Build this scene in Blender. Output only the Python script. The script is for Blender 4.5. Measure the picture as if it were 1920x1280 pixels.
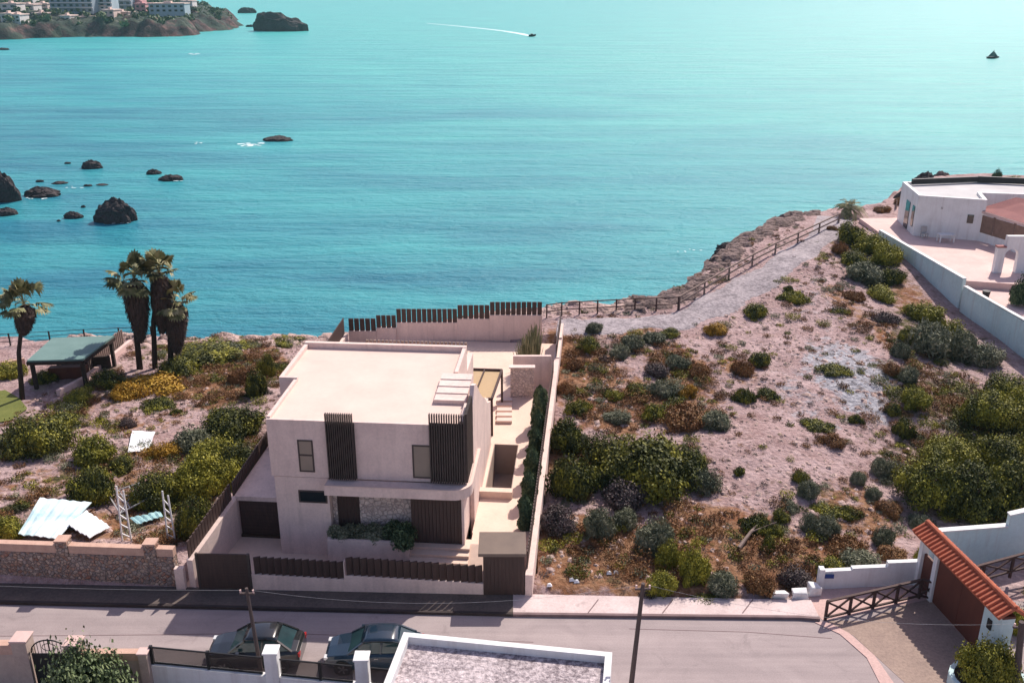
import bpy, math, random
import numpy as np
from mathutils import Vector
PI=math.pi; R=math.radians
scene=bpy.context.scene; COL=scene.collection
for o in list(bpy.data.objects): bpy.data.objects.remove(o)

# ---------------------------------------------------------------- camera
CAMH=27.0; PITCH=R(21.13); FPX=1780.0
cd=bpy.data.cameras.new('camera'); cam=bpy.data.objects.new('camera',cd); COL.objects.link(cam)
cam.location=(0,0,CAMH); cam.rotation_euler=(PI/2-PITCH,0,0)
cd.sensor_width=36; cd.lens=36*FPX/1920; cd.clip_start=0.5; cd.clip_end=60000
scene.camera=cam
# ---------------------------------------------------------------- sky and sun
SUN_EL=R(46); SUN_AZ=R(31)
w=bpy.data.worlds.new('World'); scene.world=w; w.use_nodes=True
nt=w.node_tree; sky=nt.nodes.new('ShaderNodeTexSky'); sky.sky_type='NISHITA'; sky.sun_disc=False
sky.sun_elevation=SUN_EL; sky.sun_rotation=SUN_AZ; sky.air_density=1.0; sky.dust_density=1.6; sky.ozone_density=1.5
bg=nt.nodes['Background']; tn=nt.nodes.new('ShaderNodeMix'); tn.data_type='RGBA'; tn.blend_type='MULTIPLY'; tn.inputs['Factor'].default_value=1; tn.inputs['B'].default_value=(1.14,.94,.96,1)
nt.links.new(sky.outputs[0],tn.inputs['A']); nt.links.new(tn.outputs['Result'],bg.inputs[0]); bg.inputs[1].default_value=0.13
sl=bpy.data.lights.new('sun','SUN'); sl.energy=4.7; sl.angle=R(0.5); sl.color=(1,0.93,0.84)
so=bpy.data.objects.new('sun',sl); COL.objects.link(so)
sd=Vector((math.sin(SUN_AZ)*math.cos(SUN_EL),math.cos(SUN_AZ)*math.cos(SUN_EL),math.sin(SUN_EL)))
so.rotation_euler=(-sd).to_track_quat('-Z','Y').to_euler(); so.location=(40,60,80)
vs=scene.view_settings; vs.view_transform='Standard'; vs.look='None'; vs.exposure=0.2; vs.gamma=1
try: scene.cycles.volume_step_rate=1
except Exception: pass

# ---------------------------------------------------------------- helpers
cp,sp=math.cos(PITCH),math.sin(PITCH)
SEA=-15.0
def P(px,py,z=0.0):
    u=(px-960)/FPX; v=(py-640)/FPX
    d=(CAMH-z)/(sp+v*cp)
    return (u*d, d*(cp-v*sp), z)
def PY(px,py,Y):      # point on the vertical plane at distance Y
    u=(px-960)/FPX; v=(py-640)/FPX
    d=Y/(cp-v*sp)
    return (u*d,Y,CAMH-d*(sp+v*cp))
def depth(p): return p[1]*cp+(CAMH-p[2])*sp
def m_per_px(p): return depth(p)/FPX

RNG=np.random.RandomState(7)
LAT=RNG.rand(256,256)
def vnoise(x,y):
    x=np.asarray(x,float); y=np.asarray(y,float)
    xi=np.floor(x).astype(int); yi=np.floor(y).astype(int); fx=x-xi; fy=y-yi
    fx=fx*fx*(3-2*fx); fy=fy*fy*(3-2*fy)
    a=LAT[xi%256,yi%256]; b=LAT[(xi+1)%256,yi%256]; c=LAT[xi%256,(yi+1)%256]; d=LAT[(xi+1)%256,(yi+1)%256]
    return (a*(1-fx)+b*fx)*(1-fy)+(c*(1-fx)+d*fx)*fy*1.0
def fbm(x,y,o=4):
    s=0;a=.5;t=0
    for i in range(o):
        s=s+a*vnoise(x*2**i+17.3*i,y*2**i+5.1*i); t+=a; a*=.5
    return s/t
def sst(a,b,x): t=np.clip((np.asarray(x,float)-a)/(b-a),0,1); return t*t*(3-2*t)

# ---------------------------------------------------------------- materials
def newmat(name):
    m=bpy.data.materials.new(name); m.use_nodes=True
    n=m.node_tree; b=n.nodes['Principled BSDF']; return m,n,b
def coords(n,scale=(1,1,1),obj=True):
    tc=n.nodes.new('ShaderNodeTexCoord'); mp=n.nodes.new('ShaderNodeMapping'); mp.inputs['Scale'].default_value=scale
    n.links.new(tc.outputs['Object' if obj else 'Generated'],mp.inputs[0]); return mp.outputs[0]
def ramp(n,inp,stops):
    r=n.nodes.new('ShaderNodeValToRGB'); e=r.color_ramp.elements
    while len(e)<len(stops): e.new(0.5)
    for i,(p,c) in enumerate(stops): e[i].position=p; e[i].color=(*c,1)
    n.links.new(inp,r.inputs[0]); return r.outputs[0]
def noise(n,vec,scale,detail=4,rough=.55,dist=0):
    t=n.nodes.new('ShaderNodeTexNoise'); t.inputs['Scale'].default_value=scale; t.inputs['Detail'].default_value=detail
    t.inputs['Roughness'].default_value=rough; t.inputs['Distortion'].default_value=dist
    n.links.new(vec,t.inputs['Vector']); return t.outputs['Fac']
def voro(n,vec,scale,feature='F1',out='Distance'):
    t=n.nodes.new('ShaderNodeTexVoronoi'); t.feature=feature; t.inputs['Scale'].default_value=scale
    n.links.new(vec,t.inputs['Vector']); return t.outputs[out]
def mix(n,fac,a,b,mode='MIX'):
    t=n.nodes.new('ShaderNodeMix'); t.data_type='RGBA'; t.blend_type=mode
    for s,v in ((t.inputs['Factor'],fac),(t.inputs['A'],a),(t.inputs['B'],b)):
        if isinstance(v,(int,float)): s.default_value=v
        elif isinstance(v,tuple): s.default_value=(*v,1)
        else: n.links.new(v,s)
    return t.outputs['Result']
def math_(n,op,a,b=None):
    t=n.nodes.new('ShaderNodeMath'); t.operation=op
    for i,v in enumerate((a,b)):
        if v is None: continue
        if isinstance(v,(int,float)): t.inputs[i].default_value=v
        else: n.links.new(v,t.inputs[i])
    return t.outputs[0]
def bump(n,b,h,strength=.4,dist=.05):
    t=n.nodes.new('ShaderNodeBump'); t.inputs['Strength'].default_value=strength; t.inputs['Distance'].default_value=dist
    n.links.new(h,t.inputs['Height']); n.links.new(t.outputs[0],b.inputs['Normal'])
def mk(name,c1,c2=None,scale=1.5,rough=.85,bs=0.3,bscale=12,bd=.02,metal=0,stretch=(1,1,1),spec=.3,speck=0,coat=0):
    m,n,b=newmat(name); v=coords(n,stretch)
    c2=c2 or tuple(x*.8 for x in c1)
    f=noise(n,v,scale,6,.6)
    col=ramp(n,f,[(.32,c2),(.68,c1)])
    if speck:
        f2=noise(n,v,scale*9,3,.7); col=mix(n,speck,col,ramp(n,f2,[(.35,tuple(x*.45 for x in c1)),(.65,tuple(min(1,x*1.25) for x in c1))]))
    n.links.new(col,b.inputs['Base Color']); b.inputs['Roughness'].default_value=rough; b.inputs['Metallic'].default_value=metal
    b.inputs['Specular IOR Level'].default_value=spec
    if coat: b.inputs['Coat Weight'].default_value=coat
    if bs: bump(n,b,noise(n,v,bscale,4),bs,bd)
    return m
M={}
M['stucco']=mk('stucco',(.81,.63,.56),(.68,.52,.47),.9,.9,.25,30,.01,speck=.14)
def streaks(name):
    m=M[name]; n=m.node_tree; b=n.nodes['Principled BSDF']; src=b.inputs['Base Color'].links[0].from_socket
    v=coords(n,(2.6,2.6,.22)); st_=ramp(n,noise(n,v,1.0,5,.6),[(.5,(0,0,0)),(.72,(1,1,1))])
    c=mix(n,math_(n,'MULTIPLY',st_,.28),src,(.36,.27,.24)); n.links.new(c,b.inputs['Base Color'])
streaks('stucco')
M['deck']=mk('roof_screed',(.76,.575,.495),(.67,.50,.43),.5,.9,.1,20,.01,speck=.05)
M['paving']=mk('beige_paving',(.80,.60,.49),(.70,.52,.42),.6,.85,.2,20,.01,speck=.1)
M['brownwood']=mk('dark_brown_boards',(.085,.050,.043),(.055,.033,.029),3,.6,.2,20,.01,stretch=(6,6,.6))
M['gatebrown']=mk('brown_gate_board',(.08,.049,.042),(.058,.036,.032),2,.6,.1,20,.01,stretch=(5,5,.5))
M['screen']=mk('screen_slats',(.085,.062,.056),(.055,.042,.039),3,.55,0)
M['taupe']=mk('taupe_roofing',(.2,.15,.12),(.16,.12,.1),1,.8,.1)
M['poolwall']=mk('pool_render',(.42,.32,.27),(.34,.26,.22),.8,.8,.1)
M['white']=mk('white_paint',(.80,.80,.79),(.70,.69,.68),.8,.8,.2,20,.01,speck=.06)
M['whitebright']=mk('white_sheet',(.88,.9,.92),(.8,.8,.82),.6,.7,.1)
M['aquawall']=mk('aqua_white_wall',(.62,.76,.76),(.50,.66,.67),.5,.85,.2,15,.01,speck=.1)
M['tanwall']=mk('tan_render',(.55,.43,.36),(.44,.34,.29),1,.9,.3,15,.01,speck=.15)
M['brickcap']=mk('tan_brick_cap',(.62,.41,.32),(.50,.31,.24),3,.9,.3,15,.01,speck=.2)
M['terracotta']=mk('terracotta_tile',(.54,.155,.08),(.34,.09,.05),2.5,.8,.3,15,.02,speck=.25)
M['redroof']=mk('faded_red_roof',(.33,.13,.12),(.26,.1,.1),1,.85,.3,15,.02,speck=.2)
M['rustdoor']=mk('rust_brown_gate',(.14,.045,.03),(.10,.034,.025),2,.6,.1,20,.01,stretch=(1,1,.3))
M['darkmetal']=mk('dark_metal',(.03,.03,.032),(.02,.02,.022),4,.45,0,metal=.3)
M['iron']=mk('pale_metal',(.5,.5,.5),(.35,.33,.32),6,.5,0,metal=.3)
M['railwood']=mk('stained_timber',(.085,.045,.04),(.055,.03,.028),5,.75,.2,stretch=(1,1,1))
M['oldwood']=mk('weathered_timber',(.27,.2,.17),(.17,.12,.1),4,.9,.3)
M['polewood']=mk('utility_pole_wood',(.12,.09,.085),(.075,.055,.05),3,.85,.4,stretch=(8,8,1))
M['rock']=mk('dark_sea_rock',(.075,.06,.06),(.025,.022,.028),.9,.9,1,2.5,.3,speck=.5)
M['cliffrock']=mk('brown_cliff_rock',(.24,.17,.155),(.07,.05,.05),.8,.95,1,3,.3,speck=.5)
M['pinkrock']=mk('pale_pink_rock',(.52,.38,.34),(.26,.16,.14),.7,.95,1,3,.25,speck=.5)
M['bark']=mk('bark',(.16,.11,.09),(.08,.055,.045),4,.95,.6)
M['skirt']=mk('dead_palm_skirt',(.13,.085,.07),(.055,.038,.034),3,.95,1,6,.1,stretch=(3,3,.5))
M['glassdark']=mk('dark_glass',(.02,.025,.03),(.015,.02,.025),1,.06,0,spec=.6)
M['glassgreen']=mk('car_glass',(.03,.07,.075),(.015,.035,.04),1.2,.05,0,spec=.7)
M['blind']=mk('warm_blind',(.30,.235,.185),(.25,.2,.16),1,.35,0,spec=.5)
M['tyre']=mk('tyre_rubber',(.02,.02,.02),(.015,.015,.015),5,.9,0)
M['chrome']=mk('alloy',(.55,.55,.55),(.4,.4,.4),5,.3,0,metal=.9)
M['paintblack']=mk('black_car_paint',(.012,.015,.016),(.009,.011,.012),1,.25,0,coat=1)
M['paintblue']=mk('dark_blue_car_paint',(.010,.03,.05),(.008,.022,.04),1,.25,0,coat=1)
M['lens']=mk('lamp_lens',(.7,.7,.7),(.6,.6,.6),3,.15,0)
M['redlens']=mk('tail_lens',(.4,.02,.02),(.3,.02,.02),3,.2,0)
M['lawn']=mk('lawn_grass',(.16,.17,.04),(.10,.12,.025),2,.95,.5,30,.03,speck=.3)
M['foam']=mk('sea_foam',(.75,.9,.9),(.55,.75,.78),2,.7,.3)
M['blue']=mk('blue_plate',(.02,.06,.25),None,2,.5,0)
M['canopy']=mk('green_grey_roofing',(.17,.27,.25),(.13,.22,.205),.8,.7,.1,10,.01,speck=.05)
M['trunkdark']=mk('dark_trunk',(.06,.04,.035),(.035,.025,.022),4,.95,.5)
M['sheet']=mk('aqua_corrugated_sheet',(.35,.55,.57),(.22,.40,.43),2,.6,.3)
M['soilpot']=mk('potting_soil',(.08,.05,.035),None,5,.95,.5)

def stone_mat(name,scale,stops,mortar,bs=.8,stretch=(1,1,1)):
    m,n,b=newmat(name); v=coords(n,stretch)
    c=voro(n,v,scale,'F1','Color'); sep=n.nodes.new('ShaderNodeSeparateColor'); n.links.new(c,sep.inputs[0])
    col=ramp(n,sep.outputs[0],stops)
    d=voro(n,v,scale,'DISTANCE_TO_EDGE'); f=ramp(n,d,[(.03,(1,1,1)),(.09,(0,0,0))])
    col=mix(n,f,col,mortar)
    col=mix(n,.22,col,ramp(n,noise(n,v,scale*1.2,5,.7),[(.38,(.03,.02,.02)),(.62,(.8,.62,.55))]))
    n.links.new(col,b.inputs['Base Color']); b.inputs['Roughness'].default_value=.9
    bump(n,b,ramp(n,d,[(.0,(0,0,0)),(.15,(1,1,1))]),bs,.05)
    return m
M['stonewall']=stone_mat('rubble_stone',5.5,[(0,(.30,.12,.07)),(.35,(.42,.27,.19)),(.6,(.20,.17,.17)),(.85,(.5,.38,.3)),(1,(.15,.1,.09))],(.20,.155,.14),1.0)
M['stonepanel']=stone_mat('pale_stone_cladding',4.5,[(0,(.66,.53,.48)),(.5,(.78,.65,.58)),(1,(.52,.41,.38))],(.42,.33,.30))
def gravel_mat(name,a,b_,c,scale=9):
    m,n,b=newmat(name); v=coords(n)
    col=ramp(n,noise(n,v,scale,4,.8),[(.40,b_),(.5,a),(.60,c)])
    col=mix(n,.35,col,ramp(n,noise(n,v,.6,3),[(.35,b_),(.65,c)]))
    n.links.new(col,b.inputs['Base Color']); b.inputs['Roughness'].default_value=.95
    bump(n,b,noise(n,v,scale*1.5,3),.8,.09); return m
M['gravelroof']=gravel_mat('roof_gravel',(.42,.35,.36),(.14,.11,.12),(.72,.62,.62),4.5)
M['pathgravel']=gravel_mat('path_gravel',(.29,.25,.265),(.15,.125,.135),(.44,.38,.39),3.2)

def asphalt():
    m,n,b=newmat('asphalt'); v=coords(n)
    col=ramp(n,noise(n,v,.35,5,.6,1.5),[(.3,(.29,.24,.235)),(.5,(.355,.293,.285)),(.7,(.41,.342,.33))])
    col=mix(n,.25,col,ramp(n,noise(n,v,14,3,.7),[(.3,(.12,.09,.09)),(.7,(.5,.4,.4))]))
    v2=coords(n,(.06,1.3,1)); col=mix(n,.35,col,ramp(n,noise(n,v2,1.2,4,.6),[(.35,(.24,.20,.20)),(.62,(.41,.34,.33))]))
    sta=ramp(n,noise(n,v,.55,5,.7,1),[(.56,(0,0,0)),(.70,(1,1,1))]); col=mix(n,math_(n,'MULTIPLY',sta,.4),col,(.17,.14,.14))
    n.links.new(col,b.inputs['Base Color']); b.inputs['Roughness'].default_value=.9; b.inputs['Specular IOR Level'].default_value=.25
    bump(n,b,noise(n,v,25,3),.35,.01); return m
M['asphalt']=asphalt()
def sidewalk():
    m,n,b=newmat('pavement_concrete'); v=coords(n)
    col=ramp(n,noise(n,v,.7,5),[(.3,(.52,.41,.39)),(.7,(.70,.57,.54))])
    col=mix(n,.25,col,ramp(n,noise(n,v,10,4,.7),[(.3,(.3,.22,.21)),(.7,(.85,.68,.66))]))
    st=ramp(n,noise(n,v,1.7,4),[(.60,(0,0,0)),(.7,(1,1,1))]); col=mix(n,math_(n,'MULTIPLY',st,.5),col,(.33,.25,.24))
    n.links.new(col,b.inputs['Base Color']); b.inputs['Roughness'].default_value=.9
    bump(n,b,noise(n,v,20,3),.3,.01); return m
M['sidewalk']=sidewalk()
M['kerb']=mk('kerb_stone',(.22,.15,.15),(.16,.11,.11),2,.9,.3)
M['darkkerb']=mk('dark_kerb',(.06,.045,.042),(.04,.03,.03),2,.9,.3)
M['driveway']=mk('driveway_concrete',(.37,.27,.22),(.25,.18,.155),.9,.9,.3,12,.02,speck=.3)
M['border']=mk('pink_border',(.62,.42,.38),(.5,.34,.31),1,.9,.3,speck=.2)
M['tiles']=mk('pale_terrace_tiles',(.72,.52,.47),(.60,.42,.38),.6,.85,.1,speck=.1)

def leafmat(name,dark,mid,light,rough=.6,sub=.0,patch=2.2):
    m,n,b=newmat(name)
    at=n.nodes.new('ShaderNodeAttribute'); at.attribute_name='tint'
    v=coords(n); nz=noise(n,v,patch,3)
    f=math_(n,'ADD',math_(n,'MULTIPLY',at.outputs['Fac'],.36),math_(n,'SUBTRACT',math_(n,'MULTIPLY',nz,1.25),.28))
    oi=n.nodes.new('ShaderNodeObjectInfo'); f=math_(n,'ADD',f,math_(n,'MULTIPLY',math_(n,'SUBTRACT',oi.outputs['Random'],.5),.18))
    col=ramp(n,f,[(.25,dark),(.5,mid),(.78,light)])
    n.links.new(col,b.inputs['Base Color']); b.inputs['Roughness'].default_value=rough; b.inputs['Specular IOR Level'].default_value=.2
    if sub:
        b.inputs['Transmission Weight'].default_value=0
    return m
M['leafA']=leafmat('olive_green_leaves',(.025,.033,.010),(.085,.092,.018),(.34,.31,.035))
M['leafB']=leafmat('grey_green_leaves',(.06,.07,.042),(.155,.165,.10),(.31,.30,.20))
M['leafC']=leafmat('yellow_green_leaves',(.08,.09,.012),(.21,.20,.025),(.38,.34,.04))
M['leafD']=leafmat('dry_russet_scrub',(.10,.045,.02),(.21,.10,.04),(.33,.18,.07))
M['leafE']=leafmat('dark_conifer_leaves',(.025,.045,.022),(.07,.105,.05),(.16,.20,.09))
M['leafF']=leafmat('dark_purple_scrub',(.05,.038,.036),(.10,.075,.072),(.18,.13,.12))
M['leafG']=leafmat('golden_scrub',(.15,.08,.01),(.36,.20,.02),(.52,.32,.04))
M['leafP']=leafmat('palm_fronds',(.07,.075,.035),(.19,.19,.08),(.38,.33,.18))
M['leafR']=leafmat('reed_leaves',(.08,.09,.04),(.18,.18,.09),(.32,.30,.17))
M['leafH']=leafmat('soft_green_leaves',(.05,.075,.03),(.12,.16,.07),(.24,.28,.14))

streaks('white'); streaks('aquawall'); streaks('tanwall')
# ---------------------------------------------------------------- mesh building
W={}
def link(o): COL.objects.link(o); return o
def tag(o,label=None,cat=None,group=None,kind=None):
    if label: o['label']=label
    if cat: o['category']=cat
    if group: o['group']=group
    if kind: o['kind']=kind
    return o
def thing(name,label,cat,loc=(0,0,0),group=None):
    o=bpy.data.objects.new(name,None); link(o); o.empty_display_size=.3; o.location=loc; W[o.name]=tuple(loc)
    return tag(o,label,cat,group)
def place(o_mesh,name,mat,parent=None,origin=None,smooth=False):
    pass
class MB:
    def __init__(s,frame=None):
        s.v=[]; s.f=[]; s.fr=frame
    def T(s,p):
        if s.fr is None: return tuple(p)
        ox,oy,oz,th=s.fr; c,sn=math.cos(th),math.sin(th)
        return (ox+p[0]*c+p[1]*sn, oy-p[0]*sn+p[1]*c, oz+p[2])
    def add(s,vs,fs):
        b=len(s.v); s.v+= [s.T(p) for p in vs]; s.f+=[tuple(b+i for i in f) for f in fs]; return s
    def box(s,x0,x1,y0,y1,z0,z1):
        return s.add([(x0,y0,z0),(x1,y0,z0),(x1,y1,z0),(x0,y1,z0),(x0,y0,z1),(x1,y0,z1),(x1,y1,z1),(x0,y1,z1)],
            [(0,3,2,1),(4,5,6,7),(0,1,5,4),(1,2,6,5),(2,3,7,6),(3,0,4,7)])
    def prism(s,poly,z0,z1):      # poly CCW list of xy ; z0/z1 numbers or per-point lists
        n=len(poly); a=[z0]*n if not hasattr(z0,'__len__') else z0; b=[z1]*n if not hasattr(z1,'__len__') else z1
        vs=[(p[0],p[1],a[i]) for i,p in enumerate(poly)]+[(p[0],p[1],b[i]) for i,p in enumerate(poly)]
        area=sum(poly[i][0]*poly[(i+1)%n][1]-poly[(i+1)%n][0]*poly[i][1] for i in range(n))
        fs=[tuple(range(n))[::-1],tuple(range(n,2*n))]+[(i,(i+1)%n,n+(i+1)%n,n+i) for i in range(n)]
        if area<0: fs=[f[::-1] for f in fs]
        return s.add(vs,fs)
    def bar(s,p,q,w,h,up=(0,0,1)):   # rectangular bar between two points
        p=Vector(p);q=Vector(q);d=(q-p).normalized(); u=Vector(up)
        if abs(d.dot(u))>.98: u=Vector((0,1,0))
        a=d.cross(u).normalized()*w/2; b=a.cross(d).normalized()*h/2
        vs=[p-a-b,p+a-b,p+a+b,p-a+b,q-a-b,q+a-b,q+a+b,q-a+b]
        return s.add([tuple(x) for x in vs],[(0,1,2,3),(7,6,5,4),(0,4,5,1),(1,5,6,2),(2,6,7,3),(3,7,4,0)])
    def tube(s,pts,r,n=8,cap=True):
        pts=[Vector(p) for p in pts]; rs=r if hasattr(r,'__len__') else [r]*len(pts); vs=[];fs=[]
        for i,p in enumerate(pts):
            d=(pts[min(i+1,len(pts)-1)]-pts[max(i-1,0)]).normalized(); u=Vector((0,0,1)) if abs(d.z)<.95 else Vector((0,1,0))
            a=d.cross(u).normalized(); b=a.cross(d).normalized()
            for k in range(n): t=2*PI*k/n; vs.append(tuple(p+(a*math.cos(t)+b*math.sin(t))*rs[i]))
        for i in range(len(pts)-1):
            for k in range(n): fs.append((i*n+k,(i+1)*n+k,(i+1)*n+(k+1)%n,i*n+(k+1)%n))
        if cap: fs.append(tuple(range(n))); fs.append(tuple(range((len(pts)-1)*n,len(pts)*n))[::-1])
        return s.add(vs,fs)
    def build(s,name,mat,parent=None,origin=None,smooth=False,label=None,cat=None,group=None,kind=None,bevel=0):
        if parent is not None: org=W[parent.name]
        elif origin is not None: org=origin
        else:
            a=np.array(s.v); org=(float(a[:,0].mean()),float(a[:,1].mean()),float(a[:,2].min()))
        me=bpy.data.meshes.new(name); me.from_pydata([(v[0]-org[0],v[1]-org[1],v[2]-org[2]) for v in s.v],[],s.f)
        me.materials.append(M[mat] if isinstance(mat,str) else mat)
        if smooth: me.polygons.foreach_set('use_smooth',[True]*len(me.polygons))
        me.update()
        o=bpy.data.objects.new(name,me); link(o); W[o.name]=tuple(org)
        if parent is not None: o.parent=parent
        else: o.location=org
        if bevel:
            md=o.modifiers.new('bevel','BEVEL'); md.width=bevel; md.segments=2; md.limit_method='ANGLE'
        return tag(o,label,cat,group,kind)
def copy_tree(o,parent=None):
    c=o.copy(); link(c)
    if parent is not None: c.parent=parent
    for ch in [x for x in COL.objects if x.parent==o]: copy_tree(ch,c)
    return c

# ---------------------------------------------------------------- terrain
LOT=[(-15.45,37.42),(0.85,36.86),(3.75,67.2),(-12.5,67.6)]
coast_px=[(-400,665,-2.6),(-120,655,-2.6),(0,648,-2.5),(100,640,-2.3),(220,634,-2.2),(360,622,-1.8),(500,608,-1.2),(600,592,-.6),(660,584,-.2),(730,582,.2),(850,582,.8),
 (1020,580,1.3),(1150,574,1.5),(1265,556,1.7),(1310,522,1.9),(1345,488,2),(1420,445,2.2),(1450,420,2.3),(1500,404,2.4),(1545,392,2.5),(1650,385,2.6),(1690,352,2.6),(1735,336,2.6),(1800,328,2.6),(1920,330,2.6),(2200,330,2.6)]
cpts=[P(a,b,c) for a,b,c in coast_px]
CX=np.array([p[0] for p in cpts]); CY=np.array([p[1] for p in cpts]); o_=np.argsort(CX); CX=CX[o_]; CY=CY[o_]
def coastY(X): return np.interp(X,CX,CY)
def in_lot(X,Y):   # >0 inside, metres from the nearest boundary line
    d=np.full(np.shape(X),1e9)
    for i in range(4):
        a=LOT[i]; b=LOT[(i+1)%4]; L=math.hypot(b[0]-a[0],b[1]-a[1])
        s=((b[0]-a[0])*(Y-a[1])-(b[1]-a[1])*(X-a[0]))/L
        d=np.minimum(d,s)
    return d
def base_h(X,Y):
    X=np.asarray(X,float); Y=np.asarray(Y,float)
    hr=.22+.045*np.clip(Y-38,0,52)
    hl=.8-.085*np.clip(Y-40,0,45)
    t=sst(-14,4,X); z=hl*(1-t)+hr*t
    z=z+sst(38,44,Y)*((fbm(X*.12+3,Y*.12,3)-.5)*1.0+(fbm(X*.5,Y*.5,3)-.5)*.28)
    # hollow under the trees at the right edge
    z=z-1.3*np.exp(-(((X-27)/7)**2+((Y-48)/8)**2))
    rt=np.interp(Y,[38,50,62,67,76,91,200],[.1,-.4,-.1,.2,1.0,2.7,2.7]); k=sst(26,35,X); z=z*(1-k)+(rt+(fbm(X*.12+3,Y*.12,3)-.5)*.5)*k
    return z
def T(X,Y,raw=False):
    X=np.asarray(X,float); Y=np.asarray(Y,float)
    z=base_h(X,Y)
    st=sst(36.6,37.6,Y+.035*X-2.6*sst(11.5,13.5,X)-1.6*sst(18.5,20,X))           # street side
    z=z*st+(-.25)*(1-st)
    cy=coastY(X)+(fbm(X*.25,Y*.25+9,3)-.5)*2.5*sst(0,6,abs(Y-coastY(X))+3)
    dd=Y-cy
    rough=sst(-3,1,dd)
    z=z+rough*(fbm(X*.6,Y*.6+4,4)-.5)*1.3
    drop=np.clip(dd,0,None)
    z=z-drop*(.95+.9*(fbm(X*.3+8,Y*.3,3)-.3))
    z=np.maximum(z,-19)
    if not raw:
        il=in_lot(X,Y); z=np.where(il>.0,np.minimum(z,-1.6),z)
    return z
def G(px,py):
    z=0.5
    for i in range(40):
        p=P(px,py,z); z=.5*z+.5*float(T(p[0],p[1],True))
    return P(px,py,z)
def GZ(X,Y): return float(T(X,Y,True))

def axis(segs):
    out=[]
    for a,b,s in segs: out+=list(np.arange(a,b,s))
    return np.array(out+[segs[-1][1]])
xs=axis([(-90,-34,1.5),(-34,48,.28),(48,110,1.2)]); ys=axis([(-30,36,3),(36,37.9,.2),(37.9,80,.28),(80,130,.45),(130,175,1.5)])
XX,YY=np.meshgrid(xs,ys); ZZ=T(XX,YY)
# ground kinds as weights: r = russet soil, g = dark litter/green ground cover, b = grey stony patch
Rm=np.zeros_like(XX); Gm=np.zeros_like(XX); Bm=np.zeros_like(XX)
def blob(mask,px,py,rw,rh,amt=1.0):
    c=G(px,py); k=m_per_px(c); rx=rw*k; v=(py-640)/FPX; ang=PITCH+math.atan(v); ry=rh*k/math.sin(ang)
    q=((XX-c[0])/rx)**2+((YY-c[1])/ry)**2
    q=q*(.6+.8*fbm(XX*.35+px,YY*.35,3))
    np.maximum(mask,amt*np.exp(-q**1.5),out=mask)
for a in [(1120,1030,130,70),(1250,1060,200,55),(1060,1060,70,50),(1060,680,70,60),(1180,620,70,35,.6),(1160,760,110,60,.8),(1270,700,70,60,.8),(1060,860,50,70,.8),(1380,690,40,25,.6),(1350,1000,150,60,.9),(1500,1050,160,50,.9),(1610,960,90,60,.7),
          (1100,700,90,60,.8),(1270,770,100,40,.8),(1680,650,30,60,.8),(1690,780,30,60,.6),(1740,740,60,40,.7),(1620,600,50,40,.5),(1700,560,50,40,.7),(1640,790,20,40,.4),
          (440,700,120,60,1),(250,800,150,40,.45),(150,760,120,40,.5),(460,650,90,25,.7),(340,770,60,30,.4),(230,900,150,60,.55),(80,900,90,50,.5),(330,1000,120,40,.8),(420,740,60,40,.9),(200,985,120,40,.7),(550,620,90,20,.5),(1560,450,20,20,.6),(1580,560,40,30,.6),(1410,1080,200,30,.8)]: blob(Rm,*a)
for a in [(1210,880,140,70),(1080,880,60,70),(1100,640,50,20,.7),(1180,650,60,25,.7),(1260,690,50,30,.6),(1280,740,60,25,.6),(1620,480,80,50,.8),(1640,530,60,40,.8),(1760,640,110,60,.9),(1850,800,150,120,1),(1800,900,170,100,1),(1700,740,40,70,.8),(1500,1000,90,30,.3),
          (1640,1060,70,24,.5),(420,880,130,100,.9),(330,930,110,90,.9),(90,800,90,60,.9),(180,880,90,60,.8),(350,660,110,40,.8),(220,730,80,40,.7),(490,720,40,60,.7),(20,960,60,80,.8),(1200,1090,100,20,.5),(1450,1100,200,16,.8),(1560,920,40,30,.5),(640,625,60,15,.5),(480,625,120,12,.4)]: blob(Gm,*a)
for a in [(1600,700,90,70,.9),(1500,750,80,60,.4),(1560,560,100,50,.35),(1230,780,40,30,.2),(150,840,60,25,.3)]: blob(Bm,*a)
Gm=Gm*.7
ny,nx=XX.shape
idx=np.arange(ny*nx).reshape(ny,nx)
faces=np.stack([idx[:-1,:-1],idx[:-1,1:],idx[1:,1:],idx[1:,:-1]],-1).reshape(-1,4)
def npmesh(name,verts,faces,mat,smooth=True):
    me=bpy.data.meshes.new(name); nv=len(verts); nf=len(faces); k=faces.shape[1]
    me.vertices.add(nv); me.vertices.foreach_set('co',np.ascontiguousarray(verts,dtype=np.float32).ravel())
    me.loops.add(nf*k); me.loops.foreach_set('vertex_index',np.ascontiguousarray(faces,dtype=np.int32).ravel())
    me.polygons.add(nf); me.polygons.foreach_set('loop_start',np.arange(0,nf*k,k,dtype=np.int32))
    if smooth: me.polygons.foreach_set('use_smooth',np.ones(nf,bool))
    me.materials.append(M[mat] if isinstance(mat,str) else mat); me.update(calc_edges=True); me.validate(); return me
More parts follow.
